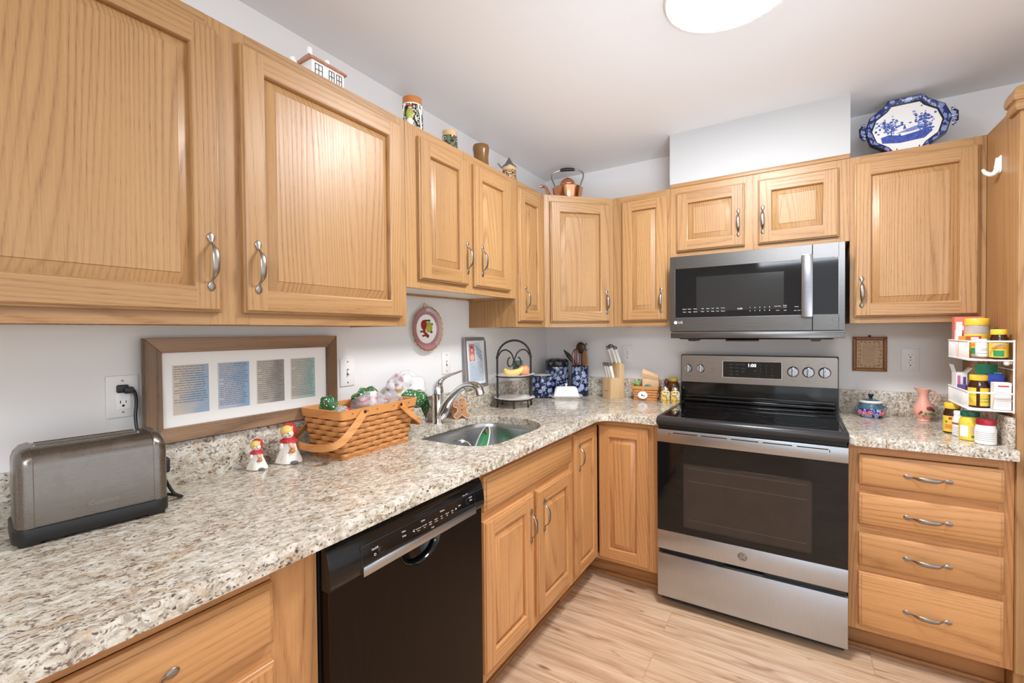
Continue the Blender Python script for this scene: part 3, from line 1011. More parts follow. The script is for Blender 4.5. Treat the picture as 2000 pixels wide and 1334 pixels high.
for z in (24.9, 17.6, 27.3):
    b.box(5.6, -0.013, z, 24.2, -0.011, z + 0.05, 'oven_line')
b.obj('door_window', od)
b = MB(); b.box(0.0, -0.14, 31.72, 29.72, 0.3, 34.2, 'steel', 0.10, 2)
for i in range(5):
    b.box(3.0 + i * 4.95, -0.145, 33.55, 7.3 + i * 4.95, -0.05, 33.72, 'dark')
for x in (2.2, 27.2):
    b.box(x, -0.15, 33.2, x + 0.12, -0.05, 33.6, 'dark')
b.obj('top_rail', od)
b = MB(); b.box(0.02, -0.04, 11.15, 29.7, 0.3, 14.72, 'steel_v', 0.05, 2); b.obj('lower_band', od)
b = MB()
b.T = Matrix.Translation((14.7, -0.04, 13.0)) @ Matrix.Rotation(math.radians(90), 4, 'X')
b.lathe([(0.78, 0), (0.78, 0.03), (0.7, 0.05), (0, 0.05)], 'pewter', seg=32)
for a in range(4):
    b.tube(arc(0.38 * math.cos(a * 1.57 + .4), 0.38 * math.sin(a * 1.57 + .4), 0.24, a * 90, a * 90 + 220, 10, 'xy', 0.06), 0.03, 'steel', 5)
b.tube(arc(0, 0, 0.64, 0, 350, 30, 'xy', 0.06), 0.025, 'steel', 5)
b.T = Matrix()
b.text('GE', 14.7, -0.1, 13.0, 0.5, 'steel', depth=0.006, shear=0.2)
b.obj('badge', od)
b = MB(); b.box(0.02, 0.0, 1.95, 29.7, 0.9, 10.2, 'steel_v', 0.06, 2); b.box(11.6, 0.15, 10.2, 18.0, 0.7, 10.55, 'charcoal', 0.1, 2); b.obj('storage_drawer', t)

# microwave
t = thing('microwave', 'dark stainless over-the-range microwave with black glass front', 'microwave', (37.75, -16.0, 51.3))
b = MB(); b.box(0.1, 0.7, 1.35, 29.75, 15.85, 17.1, 'charcoal')
b.prism([(0.25, 1.1), (15.85, 1.1), (15.85, -0.2), (10, -0.35), (2.0, -0.15)], 'x', 1.5, 28.3, 'black_matt')
for x in (3.2, 24.6):
    b.prism([(x, 0.0), (x + 0.4, -0.55), (x + 1.6, -0.55), (x + 2.1, 0.0)], 'y', 0.8, 6, 'black_matt')
b.box(10.5, 1.0, -0.55, 16.3, 4, -0.2, 'black_matt', 0.1, 1)
b.obj('body', t)
b = MB(); b.box(0.05, 0.15, 0.05, 29.8, 15.8, 1.32, 'black_steel', 0.06, 2); b.box(0.06, 0.10, 1.24, 29.79, 0.4, 1.34, 'steel', 0.02, 1); b.obj('vent_lip', t)
def mframe(x0, x1, z0, z1, hx0, hx1, hz0, hz1, m, y0, y1):
    b = MB(); b.box(x0, y0, z0, hx0, y1, z1, m, 0.02, 1); b.box(hx1, y0, z0, x1, y1, z1, m, 0.02, 1) if hx1 < x1 else None
    b.box(hx0, y0, z0, hx1, y1, hz0, m, 0.02, 1); b.box(hx0, y0, hz1, hx1, y1, z1, m, 0.02, 1); return b
b = mframe(0, 25.0, 1.5, 17.1, 1.05, 25.0, 4.3, 14.5, 'black_steel', 0.0, 0.7)
b.obj('door', t); md = bpy.data.objects[t.children[-1].name]
b = MB(); b.box(1.05, 0.06, 4.3, 25.0, 0.5, 14.5, 'micro_glass'); b.box(5.2, 0.045, 5.6, 20.6, 0.3, 12.6, 'micro_reflection', 0.0); b.obj('door_window', md)
b = MB(); b.tube([(1.05, 0.0, 14.5), (1.05, 0.0, 4.3), (24.0, 0.0, 4.3)], 0.045, 'steel', 6); b.obj('chrome_trim', md)
b = MB()
b.prism(round_rect(23.35, 25.1, 3.85, 15.3, 0.25, 4), 'y', -1.35, -0.95, 'dark_nickel', 0.1, 2)
b.box(23.7, -0.95, 4.2, 24.7, 0.0, 5.2, 'steel', 0.1, 1); b.box(23.7, -0.95, 13.9, 24.7, 0.0, 14.9, 'steel', 0.1, 1)
b.obj('door_handle', md)
b = MB(); b.box(25.12, 0, 1.5, 28.95, 0.7, 4.3, 'black_steel', 0.02, 1); b.box(25.12, 0, 14.5, 28.95, 0.7, 17.1, 'black_steel', 0.02, 1); b.box(28.95, 0, 1.5, 29.85, 0.7, 17.1, 'black_steel', 0.02, 1)
b.box(25.12, 0.06, 4.3, 28.95, 0.5, 14.5, 'micro_glass'); b.tube([(25.2, 0.0, 4.3), (28.95, 0.0, 4.3), (28.95, 0.0, 14.5), (28.4, 0, 14.5)], 0.045, 'steel', 6)
b.obj('side_panel', t)
b = MB()
def mt(s, x, z, h=0.17): b.text(s, x, 0.03, z, h, 'white_ink', depth=0.004)
for i, s in enumerate(('Popcorn', 'Potato', 'Reheat', 'Melt', 'Soften', 'Vent', 'Auto', 'Inverter')):
    x = (2.9, 3.9, 5.0, 6.4, 7.4, 8.3, 9.2, 10.2)[i]
    mt(s, x, 6.1); mt(('Sensor', 'Veggie', 'Defrost', 'Warm', 'Fish', 'Turbo', 'Cook', 'Defrost')[i], x, 5.5)
mt('12:00', 13.2, 5.85, 0.3)
for i in range(10):
    mt('1234567890'[i], 15.0 + (i % 5) * 0.82, 6.0 - 0.62 * (i // 5), 0.22)
for x, z, s in ((19.6, 6.1, 'Cook Time'), (20.8, 6.2, 'Power'), (20.8, 5.9, 'Timer'), (19.6, 5.3, 'Clock'), (20.8, 5.3, 'Light'), (22.4, 5.2, 'Stop'), (23.0, 5.2, 'Start'), (22.6, 5.9, '+30 sec')):
    mt(s, x, z, 0.16)
b.text('LG', 2.1, -0.02, 3.35, 0.5, 'white_ink', depth=0.004)
b.T = Matrix.Translation((1.12, -0.02, 3.35)) @ Matrix.Rotation(math.radians(90), 4, 'X')
b.lathe([(0.34, 0), (0.34, 0.01), (0, 0.01)], 'white_ink', seg=24); b.tube(arc(0, 0, 0.2, 0, 270, 14, 'xy', 0.015), 0.025, 'pewter', 5); b.tube([(0, 0, .015), (0.2, 0, .015)], 0.025, 'pewter', 5)
b.T = Matrix()
b.tube([(28.1, -0.02, 3.05), (29.0, -0.02, 3.05), (29.0, -0.02, 3.75), (28.1, -0.02, 3.75)], 0.03, 'grey_ink', 4, closed=True); b.text('TAP', 28.55, -0.02, 3.4, 0.28, 'grey_ink', depth=0.004)
b.obj('lettering', t)

# toaster
t = thing('toaster', 'worn stainless long-slot toaster on the counter at the far left', 'toaster', (5.75, -100.45, 36.0), 82.6)
b = MB(); b.prism(round_rect(-5.15, 5.15, -3.0, 3.0, 1.1, 6), 'z', 0.25, 1.45, 'black_matt', 0.1, 2)
for x in (-4.1, 4.1):
    for y in (-2.1, 2.1):
        b.prism(round_rect(x - 0.7, x + 0.7, y - 0.6, y + 0.6, 0.25, 3), 'z', 0, 0.3, 'black_matt')
b.obj('base', t)
def tsec(x, w, z1, r):
    pts = [(-w, 1.45)] + [(-w + r - r * math.cos(math.radians(a)), z1 - r + r * math.sin(math.radians(a))) for a in range(0, 91, 15)] + [(w - r + r * math.sin(math.radians(a)), z1 - r + r * math.cos(math.radians(a))) for a in range(0, 91, 15)] + [(w, 1.45)]
    return [Vector((x, y, z)) for y, z in pts]
b = MB(); b.loft([tsec(-3.85, 2.75, 7.75, 1.5), tsec(3.95, 2.75, 7.75, 1.5)], 'toast_steel')
b.text('Cuisinart', 0.4, -2.76, 2.45, 0.4, 'steel_warm', depth=0.012); b.obj('shell', t)
for sx, x0 in ((-1, -3.85), (1, 3.95)):
    b = MB(); b.loft([tsec(x0, 2.80, 7.8, 1.5), tsec(x0 + sx * 0.08, 2.84, 7.84, 1.5), tsec(x0 + sx * 0.6, 2.78, 7.72, 1.5), tsec(x0 + sx * 0.95, 2.5, 7.35, 1.4), tsec(x0 + sx * 1.1, 2.1, 6.9, 1.2)], 'toast_steel'); b.obj('end_cap', t)
b = MB()
for y in (-0.75, 0.75):
    b.prism(round_rect(-3.6, 3.2, y - 0.32, y + 0.32, 0.12, 3), 'z', 7.70, 7.775, 'dark', 0.0)
    b.tube([(x, yy, 7.77) for x, yy in round_rect(-3.65, 3.25, y - 0.37, y + 0.37, 0.14, 3)], 0.05, 'chrome', 5, closed=True)
b.obj('slots', t)
b = MB(); b.box(4.95, -0.55, 3.2, 5.75, 0.55, 4.7, 'black_matt', 0.2, 3); b.box(4.9, -0.2, 1.7, 5.15, 0.2, 6.2, 'black_matt', 0.05, 1); b.obj('lever', t)
b = MB()
cord = smooth_path([(4.4, 2.9, 0.9), (5.3, 2.6, 0.5), (6.7, 1.4, 0.2), (6.9, 0.6, 0.2), (6.1, 0.2, 0.9), (5.6, 1.6, 2.4), (5.0, 3.2, 3.8), (4.3, 4.4, 6.0), (4.15, 5.2, 8.2), (4.3, 5.55, 9.6), (4.3, 5.6, 10.5), (4.15, 5.6, 11.1), (3.9, 5.65, 11.3)], 6)
b.tube(cord, 0.16, 'black_matt', 8)
b.box(2.75, 5.55, 11.0, 3.75, 6.0, 11.85, 'black_matt', 0.15, 2); b.box(3.3, 5.3, 10.9, 4.15, 5.9, 11.6, 'black_matt', 0.18, 2)
b.obj('cord', t)

# ------------------------------------------------------------------ wall plates, frames, hung plate
def plate(kind, name, label, loc, rz, cat):
    t = thing(name, label, cat, loc, rz)
    b = MB(); b.prism(round_rect(-1.37, 1.37, -2.2, 2.2, 0.12, 3), 'y', -0.2, -0.02, 'plate_plastic', 0.08, 2)
    for z in (-1.65, 1.65) if kind != 'duplex' else (0,):
        b.T = Matrix.Translation((0, -0.2, z)) @ Matrix.Rotation(math.radians(90), 4, 'X'); b.lathe([(0.13, 0), (0.12, 0.03), (0, 0.04)], 'pewter', seg=12); b.T = Matrix()
    b.obj('cover_plate', t)
    def slots(b, z, y=-0.30):
        b.box(-0.27, y, z + 0.02, -0.2, y + 0.02, z + 0.34, 'dark'); b.box(0.2, y, z + 0.05, 0.26, y + 0.02, z + 0.31, 'dark')
        b.T = Matrix.Translation((0, y, z - 0.22)) @ Matrix.Rotation(math.radians(90), 4, 'X'); b.lathe([(0.12, -0.02), (0.12, 0.005), (0, 0.005)], 'dark', seg=12); b.T = Matrix()
    if kind == 'duplex':
        for z in (0.78, -0.78):
            b = MB()
            pts = [(0.68 * math.cos(math.radians(a)), max(-0.56, min(0.56, 0.68 * math.sin(math.radians(a)))) + z) for a in range(0, 360, 12)]
            b.prism(pts, 'y', -0.27, -0.18, 'white_plastic', 0.03, 1); slots(b, z, -0.285); b.obj('receptacle', t)
    elif kind == 'gfci':
        b = MB(); b.box(-0.66, -0.28, -1.35, 0.66, -0.18, 1.35, 'white_plastic', 0.06, 2); slots(b, -0.75, -0.30); slots(b, 0.8, -0.30)
        b.box(-0.3, -0.31, -0.02, 0.3, -0.28, 0.16, 'plate_plastic', 0.02, 1); b.box(-0.3, -0.31, -0.24, 0.3, -0.28, -0.06, 'plate_plastic', 0.02, 1); b.obj('receptacle', t)
    else:
        b = MB(); b.box(-0.2, -0.23, -0.5, 0.2, -0.18, 0.5, 'grey_ink', 0.02, 1)
        b.prism([(-0.18, -0.05), (-0.62, -0.42), (-0.72, -0.25), (-0.2, 0.3)], 'x', -0.14, 0.14, 'white_plastic', 0.03, 1); b.obj('toggle', t)
    return t
plate('gfci', 'wall_outlet', 'white wall outlet with black plug above the toaster', (0, -96.4, 46.6), 90, 'outlet')
plate('toggle', 'light_switch', 'white toggle switch plate right of the rustic collage frame', (0, -68.15, 46.9), 90, 'light switch')
plate('toggle', 'light_switch', 'white toggle switch plate below the pink fruit plate, above the faucet', (0, -44.2, 46.8), 90, 'light switch')
plate('duplex', 'wall_outlet', 'white duplex outlet beside the knife block', (23.4, 0, 47.0), 0, 'outlet')
plate('duplex', 'wall_outlet', 'white duplex outlet between the brown plaque and wire rack', (78.95, 0, 46.85), 0, 'outlet')

M['barn'] = oak('weathered_barn_wood', 0, 21.0, light=(156, 122, 92), dark=(84, 62, 46), rings=6)
M['barn_v'] = oak('weathered_barn_wood_upright', 2, 23.0, light=(128, 98, 70), dark=(66, 48, 36), rings=6)
def frame_bars(w, h, fw, d, mh, mv, y=0.0, bev=0.06):
    """mitred picture frame, lower left corner at the origin, front face at y-d"""
    b = MB()
    for pts, m in (([(0, 0), (w, 0), (w - fw, fw), (fw, fw)], mh), ([(0, h), (w, h), (w - fw, h - fw), (fw, h - fw)], mh), ([(0, 0), (0, h), (fw, h - fw), (fw, fw)], mv), ([(w, 0), (w, h), (w - fw, h - fw), (w - fw, fw)], mv)):
        b.prism(pts, 'y', y - d, y, m, bev, 1)
    return b
t = thing('picture_frame', 'long rustic wood frame holding four handwritten letters behind the toaster', 'picture frame', (0.85, -95.0, 41.0), 90)
frame_bars(23.9, 11.7, 1.65, 0.75, 'barn', 'barn_v').obj('frame', t)
b = MB(); b.box(1.6, -0.25, 1.6, 22.3, 0.0, 10.1, 'paper'); b.obj('mat_board', t)
rng = random.Random(3)
def letter_paper(i):
    tt = NT('letter_paper_%d' % i)
    v = tt.coords()
    base = ((204, 190, 176), (180, 190, 206), (188, 180, 168), (192, 188, 176))[i]
    alt = ((140, 166, 192), (132, 166, 202), (128, 124, 118), (142, 178, 172))[i]
    sp = tt.n('SeparateXYZ'); tt.put(sp.inputs[0], v)
    f = tt.math('ADD', tt.math('MULTIPLY', sp.outputs[0], 9.0), tt.noise(v, 22, 3))
    tt.set(color=tt.ramp(tt.math('SUBTRACT', f, (1.0, 2.08, 3.14, 4.2)[i]), [(0.3, C(*base)), (0.8, C(*alt))]), rough=0.6)
    return tt.m
for i, x in enumerate((2.75, 7.45, 12.1, 16.75)):
    b = MB(); pm = letter_paper(i)
    b.box(x, -0.275, 2.95, x + 3.7, -0.255, 8.6, pm)
    z = 8.4
    while z > (4.2 if i == 0 else 3.3):
        b.scribble(x + 0.15 + (0.5 if rng.random() < .15 else 0), x + 3.55 - rng.random() * 0.5, -0.282, z, 0.12, 'ink', rng, 0.036)
        z -= 0.27 if i % 2 == 0 else 0.235
    b.obj('letter', t, fix=False, label='handwritten letter on %s paper' % ('beige and blue', 'pale blue', 'grey', 'cream and green')[i])
b = MB(); b.poly([(1.6, -0.4, 1.6), (22.3, -0.4, 1.6), (22.3, -0.4, 10.1), (1.6, -0.4, 10.1)], 'glazing'); b.obj('glazing', t, fix=False)

# small leaning frame with a prayer card
M['frame_silver'] = mat('silver_grey_frame', (150, 146, 146), 0.35, 0.6)
M['card_blue'] = mat('pale_blue_card', (196, 208, 220), 0.6, var=0.05, vscale=60)
M['skin_paint'] = mat('painted_skin_tone', (226, 178, 150), 0.5)
M['rose'] = mat('rose_paint', (200, 110, 118), 0.5)
t = thing('picture_frame', 'narrow silver frame with a pale blue text card leaning on the backsplash', 'picture frame', (0.95, -39.2, 40.82), rot=(-3.5, 0, 96))
frame_bars(9.0, 11.1, 0.75, 0.6, 'frame_silver', 'frame_silver').obj('frame', t)
b = MB(); b.box(0.7, -0.3, 0.7, 8.3, 0.0, 10.4, 'paper'); b.box(1.5, -0.32, 1.2, 7.6, -0.29, 9.9, 'card_blue'); b.box(2.0, -0.33, 5.9, 4.2, -0.315, 9.6, 'rose')
b.ball((3.1, -0.33, 8.5), (0.55, 0.02, 0.75), 'gold', 12, 8); b.ball((3.1, -0.34, 8.3), (0.36, 0.02, 0.5), 'skin_paint', 12, 8); b.ball((3.1, -0.33, 6.7), (0.85, 0.02, 0.75), 'skin_paint', 12, 8)
rng = random.Random(5)
for k in range(13):
    b.scribble(2.1, 7.0 - rng.random(), -0.325, 5.5 - k * 0.32, 0.11, 'ink_soft', rng, 0.03)
for k in range(3):
    b.tube([(4.6 + k * 0.2, -0.33, 9.3 - k * 0.8), (7.2, -0.33, 7.6 - k * 0.8)], 0.06, 'ink_soft', 4)
b.obj('card', t, fix=False)

# pierced fruit plate on a wire hanger
M['plate_rim'] = mat('rose_lustre_rim', (172, 122, 138), 0.2)
M['apple_red'] = mat('red_fruit_paint', (150, 44, 38), 0.25, var=0.25, vscale=60)
M['apple_green'] = mat('green_apple_paint', (166, 172, 74), 0.25, var=0.2, vscale=60)
M['leaf_paint'] = mat('dark_leaf_paint', (66, 70, 44), 0.3)
t = thing('decorative_plate', 'pink rimmed plate with painted apples hung on the left wall', 'plate', (0.4, -50.5, 53.75), 90)
b = MB(); b.T = Matrix.Rotation(math.radians(90), 4, 'X')
prof = [(0, 0.28), (2.75, 0.28), (2.85, 0.33), (3.9, 0.62), (4.2, 0.72)]
ring = []
SEG = 96
def sc(i, r): return r * (1 + (0.018 * math.cos(i * 2 * math.pi / SEG * 24) if r > 4 else 0))
for (r, z) in prof + [(4.2, 0.62), (2.9, 0.15), (0, 0.1)]:
    ring.append([Vector((max(0.001, sc(i, r)) * math.cos(2 * math.pi * i / SEG), max(0.001, sc(i, r)) * math.sin(2 * math.pi * i / SEG), z)) for i in range(SEG)])
b.loft(ring, 'plate_rim', mats=['white_gloss', 'gold', 'plate_rim', 'gold', 'gold', 'white_gloss', 'white_gloss'])
for i in range(10, 44):
    a = math.radians(-95 + i * 4.4)
    b.tube([(3.35 * math.cos(a), 3.35 * math.sin(a), 0.50), (4.0 * math.cos(a), 4.0 * math.sin(a), 0.69)], 0.045, 'white_gloss', 4)
b.obj('dish', t)
b = MB(); b.T = Matrix.Rotation(math.radians(90), 4, 'X')
for x, y, rx, ry, m in ((-0.75, 0.75, 0.85, 0.95, 'apple_red'), (0.6, 0.35, 0.95, 1.05, 'apple_green'), (-0.7, -0.45, 0.4, 0.42, 'apple_red'), (-0.25, -1.05, 0.45, 0.42, 'apple_red'), (0.25, -1.35, 0.4, 0.36, 'apple_red'), (-0.2, 1.55, 0.5, 0.22, 'leaf_paint'), (0.6, 1.6, 0.45, 0.2, 'leaf_paint'), (-1.4, -0.5, 0.4, 0.2, 'leaf_paint'), (1.3, -0.6, 0.35, 0.25, 'leaf_paint'), (-0.9, -1.3, 0.35, 0.2, 'leaf_paint'), (1.5, 0.9, .3, .2, 'leaf_paint'), (1.15, 0.25, .4, .85, 'leaf_paint')):
    b.ball((x, y, 0.285 + (0.02 if m != 'leaf_paint' else 0)), (rx, ry, 0.03), m, 16, 8)
b.obj('fruit_motif', t)
b = MB(); b.tube([(-1.3, -0.55, 4.0), (-0.3, -0.05, 4.9), (-0.1, 0.25, 5.0), (0.3, -0.3, 4.3)], 0.05, 'gold', 6)
for a in (60, 215, 330, 140):
    b.tube([(3.6 * math.cos(math.radians(a)), 0.1, 3.6 * math.sin(math.radians(a))), (4.28 * math.cos(math.radians(a)), -0.5, 4.28 * math.sin(math.radians(a))), (4.1 * math.cos(math.radians(a)), -0.82, 4.1 * math.sin(math.radians(a)))], 0.05, 'gold', 6)
b.obj('wire_hanger', t)

# carved motto plaque on the back wall
M['plaque_wood'] = mat('brown_plaque_wood', (140, 88, 44), 0.45, var=0.2, vscale=30)
M['parchment'] = mat('tan_parchment', (188, 160, 128), 0.6, var=0.08, vscale=40)
t = thing('wall_plaque', 'square brown wooden plaque with a tan printed verse on the back wall', 'plaque', (70.0, -0.05, 44.5))
frame_bars(5.45, 6.85, 0.6, 0.6, 'plaque_wood', 'plaque_wood', bev=0.15).obj('frame', t)
b = MB(); b.box(0.5, -0.35, 0.5, 4.95, -0.02, 6.35, 'plaque_wood'); b.box(0.72, -0.40, 0.75, 4.73, -0.34, 6.1, 'parchment')
for (p, q) in (((0.85, 1.35), (0.9, 5.9)), ((4.1, 4.6), (0.9, 5.9))):
    for k in range(7):
        z = q[0] + 0.3 + k * 0.72
        b.tube(arc((p[0] + p[1]) / 2, z, 0.2, k * 70, k * 70 + 250, 9, 'xz', -0.41), 0.05, 'plaque_wood', 5)
for z in (1.05, 5.8):
    for k in range(5):
        b.tube(arc(1.5 + k * 0.62, z, 0.17, k * 80, k * 80 + 250, 9, 'xz', -0.41), 0.05, 'plaque_wood', 5)
rng = random.Random(9)
for k in range(13):
    b.scribble(1.6, 3.95 - rng.random() * 0.5, -0.405, 5.2 - k * 0.3, 0.1, 'plaque_wood', rng, 0.03)
b.obj('verse_panel', t, fix=False)
b = MB(); b.box(2.55, -0.3, 6.8, 2.95, -0.02, 7.2, 'iron', 0.05, 1); b.obj('hanger', t)

# ------------------------------------------------------------------ big market basket on the counter
M['splint_dark'] = mat('dark_splint_gap', (120, 72, 36), 0.6)
M['splint'] = mat('honey_wood_splint', (202, 138, 80), 0.42, var=0.16, vscale=55)
M['splint_rim'] = oak('honey_basket_rim', 0, 31.0, light=(214, 150, 88), dark=(180, 112, 58), rings=4)
def basket_weave(b, L, W_, H, flare, rows, step, amp, m, z0=0.15, r=0.5):
    hh = H / rows
    def outline(z):
        k = flare * z / H
        return round_rect(-L / 2 - k, L / 2 + k, -W_ / 2 - k, W_ / 2 + k, r, 5)
    base = outline(0)
    # even samples along the perimeter
    def resample(loop, n):
        P = [Vector(p) for p in loop] + [Vector(loop[0])]
        d = [0.0]
        for a, c in zip(P[:-1], P[1:]): d.append(d[-1] + (c - a).length)
        out, j = [], 0
        for i in range(n):
            s_ = d[-1] * i / n
            while d[j + 1] < s_: j += 1
            f = (s_ - d[j]) / max(1e-6, d[j + 1] - d[j]); p = P[j].lerp(P[j + 1], f); tg = (P[j + 1] - P[j]).normalized()
            out.append((p, Vector((tg.y, -tg.x))))
        return out
    per = 2 * (L + W_)
    ups = int(per / step / 2) * 2
    n = ups * 6
    for i in range(rows):
        rings = []
        for k in range(5):
            z = z0 + hh * (i + 0.05 + 0.90 * k / 4)
            ring = []
            for j, (p, nm) in enumerate(resample(outline(z - z0), n)):
                o = amp * math.cos(2 * math.pi * j / n * ups / 2 + math.pi * i) + 0.11 * math.sin(math.pi * k / 4) - 0.05
                q = p + nm * o
                ring.append(Vector((q.x, q.y, z)))
            rings.append(ring)
        b.loft(rings, m, cap0=False, cap1=False)
    ins = [[Vector((p[0] * 0.97, p[1] * 0.95, z0 + z)) for p in outline(z)] for z in (H, 0.1)]
    b.loft(ins, 'splint_dark', cap0=False)
    b.prism(base, 'z', 0.02, z0 + 0.1, m)
    return outline
t = thing('basket', 'woven wooden market basket with folded swing handles, filled with gift bags', 'basket', (5.65, -69.9, 36.0), 92)
b = MB(); ol = basket_weave(b, 12.6, 6.6, 6.0, 0.75, 8, 1.15, 0.15, 'splint'); b.obj('weave', t, fix=False, sharp=50)
b = MB()
o0, o1 = ol(5.5), ol(6.9)
b.loft([[Vector((x * 1.012, y * 1.025, 5.55)) for x, y in o0], [Vector((x * 1.03, y * 1.05, 5.6)) for x, y in o0], [Vector((x * 1.025, y * 1.045, 6.75)) for x, y in o1], [Vector((x * 1.005, y * 1.0, 6.8)) for x, y in o1], [Vector((x * 0.965, y * 0.94, 6.75)) for x, y in o1], [Vector((x * 0.96, y * 0.93, 5.5)) for x, y in o0]], 'splint_rim')
for x in (-5.5, -2.9, -1.2, 2.0, 5.2):
    b.ball((x, -4.42, 6.3), (0.09, 0.05, 0.09), 'iron', 8, 6)
b.obj('rim', t)
def hoop(x0, sgn, drop):
    b = MB()
    yo = 4.55
    pts = smooth_path([(x0, -yo, 6.3), (x0 + sgn * 1.8, -yo - 0.05, 6.3 - drop * 0.45), (x0 + sgn * 3.8, -yo, 6.3 - drop * 0.85), (x0 + sgn * 5.0, -yo * 0.82, 6.3 - drop), (x0 + sgn * 5.5, -yo * 0.4, 6.3 - drop * 1.06), (x0 + sgn * 5.6, 0, 6.3 - drop * 1.08), (x0 + sgn * 5.5, yo * 0.4, 6.3 - drop * 1.06), (x0 + sgn * 5.0, yo * 0.82, 6.3 - drop), (x0 + sgn * 3.8, yo, 6.3 - drop * 0.85), (x0 + sgn * 1.8, yo + 0.05, 6.3 - drop * 0.45), (x0, yo, 6.3)], 5)
    rings = []
    for i, p in enumerate(pts):
        a, c = pts[max(0, i - 1)], pts[min(len(pts) - 1, i + 1)]
        tg = (c - a).normalized()
        outw = Vector((p.x - x0 * 0.4, p.y * 1.3, 0)); outw = (outw - tg * outw.dot(tg)).normalized()
        wd = tg.cross(outw)
        rings.append([p + wd * q * 0.48 + outw * h * 0.09 for q, h in ((-1, -1), (1, -1), (1, 1), (-1, 1))])
    b.loft(rings, 'splint_rim')
    for y in (-yo - 0.12, yo + 0.12):
        b.ball((x0, y, 6.3), (0.25, 0.07, 0.25), 'iron', 12, 8)
    b.obj('handle', t)
hoop(-3.6, -1, 3.9); hoop(3.3, 1, 3.5)

def film(name, tint, alpha, print_rgb=None, cover=0.5, seed=0.0, spec=0.5, scale=45):
    tt = NT(name); v = tt.coords(off=(seed, seed, seed))
    if print_rgb:
        f = tt.step(tt.noise(v, scale, 2), cover, cover + 0.06)
        tt.set(color=tt.mix(f, C(*tint), C(*print_rgb)), alpha=tt.math('ADD', tt.math('MULTIPLY', f, 0.55), alpha, clamp=True), rough=0.14)
    else:
        tt.set(color=C(*tint), alpha=alpha, rough=0.12)
    tt.bump(tt.noise(v, 60, 4, 0.7, 1.0), 0.8, 0.006)
    return tt.m
def xmas(name, base=(40, 120, 66)):
    tt = NT(name); v = tt.coords()
    vo = tt.voronoi(v, 120); sp = tt.n('SeparateColor'); tt.put(sp.inputs[0], vo.outputs['Color'])
    dot = tt.math('SUBTRACT', 1.0, tt.step(vo.outputs['Distance'], 0.30, 0.42))
    pick = tt.ramp(sp.outputs[0], [(0.0, C(232, 232, 226)), (0.3, C(190, 52, 48)), (0.55, C(200, 150, 96)), (0.72, C(*base))], 'CONSTANT')
    tt.set(color=tt.mix(dot, tt.mix(tt.noise(v, 90, 3), C(*base), C(28, 84, 48)), pick), rough=0.25)
    tt.bump(tt.noise(v, 50, 3), 0.5, 0.004)
    return tt.m
M['xmas'] = xmas('green_festive_print_film')
M['clear_film'] = film('clear_cellophane', (240, 242, 244), 0.34)
M['pink_film'] = film('pink_printed_cellophane', (244, 242, 244), 0.36, (176, 132, 142), 0.53, 3.0)
M['white_film'] = film('white_printed_plastic', (246, 246, 248), 0.62, (120, 112, 118), 0.66, 7.0)
M['raffia'] = mat('raffia_tie', (206, 178, 140), 0.7)
def lump(b, c, r, m, seed, amp=0.16, rot=0.0, seg=28):
    bb = bmesh.new(); bmesh.ops.create_uvsphere(bb, u_segments=seg, v_segments=seg // 2 + 2, radius=1)
    rg = random.Random(seed); ks = [(Vector((rg.uniform(-4, 4), rg.uniform(-4, 4), rg.uniform(-4, 4))), rg.uniform(0, 6)) for _ in range(6)]
    R = Matrix.Rotation(math.radians(rot), 3, 'Z')
    for v in bb.verts:
        d = sum(abs(math.sin(k.dot(v.co) + p)) for k, p in ks) / 6 - 0.6
        co = v.co * (1 + amp * d * 2)
        v.co = Vector(c) + R @ Vector((co.x * r[0], co.y * r[1], co.z * r[2]))
    b.add_bm(bb, m)
# gift bags inside the basket
t = thing('gift_bag', 'small green and clear cellophane bag at the left end of the basket', 'gift bag', (5.0, -74.0, 41.6), 0, 'gift bags in the basket')
b = MB(); lump(b, (0.2, 0.2, -0.6), (1.9, 1.6, 1.7), 'clear_film', 1, 0.3); b.obj('clear_pouch', t)
b = MB(); lump(b, (-0.6, -0.7, 0.9), (1.3, 0.7, 1.6), 'xmas', 2, 0.4, 30); lump(b, (-0.9, 0.9, 0.35), (1.3, 1.4, 0.5), 'xmas', 12, 0.4, 60); b.obj('printed_film', t)
b = MB(); lump(b, (1.0, 1.2, 0.3), (0.5, 0.6, 0.45), 'red_ink', 8, 0.3); b.obj('red_sweet', t)
t = thing('gift_bag', 'clear gift bag with pink and green print in the middle of the basket', 'gift bag', (5.2, -68.6, 41.9), 0, 'gift bags in the basket')
b = MB(); lump(b, (0.6, 0.2, 0.4), (2.4, 3.0, 1.8), 'pink_film', 3, 0.3, 10); b.obj('clear_pouch', t)
b = MB(); lump(b, (-1.2, 0.8, 1.2), (1.3, 2.6, 1.5), 'xmas', 4, 0.35, 8); b.obj('printed_film', t)
b = MB(); b.box(1.2, -0.6, 0.3, 1.5, 0.6, 2.4, 'white_plastic', 0.1, 1); lump(b, (0.9, -1.4, 0.9), (0.6, 0.8, 0.7), 'rose', 9, 0.3); b.obj('wrapped_sweet', t)
t = thing('gift_bag', 'shiny green festive print bag with raffia tie drooping over the basket right end', 'gift bag', (5.6, -62.5, 42.2), 0, 'gift bags in the basket')
b = MB(); lump(b, (0.3, 2.6, -0.2), (1.9, 2.6, 1.6), 'xmas', 5, 0.22, -6)
b.loft([[Vector((-1.6, 2.0, 0.6)), Vector((1.9, 1.6, 0.6))], [Vector((-1.5, 4.6, 0.3)), Vector((2.2, 4.2, 0.2))], [Vector((-1.0, 5.6, -1.5)), Vector((2.2, 4.9, -1.6))], [Vector((0.6, 5.2, -3.4)), Vector((1.9, 4.2, -3.7))]], 'xmas', closed=False, cap0=False, cap1=False)
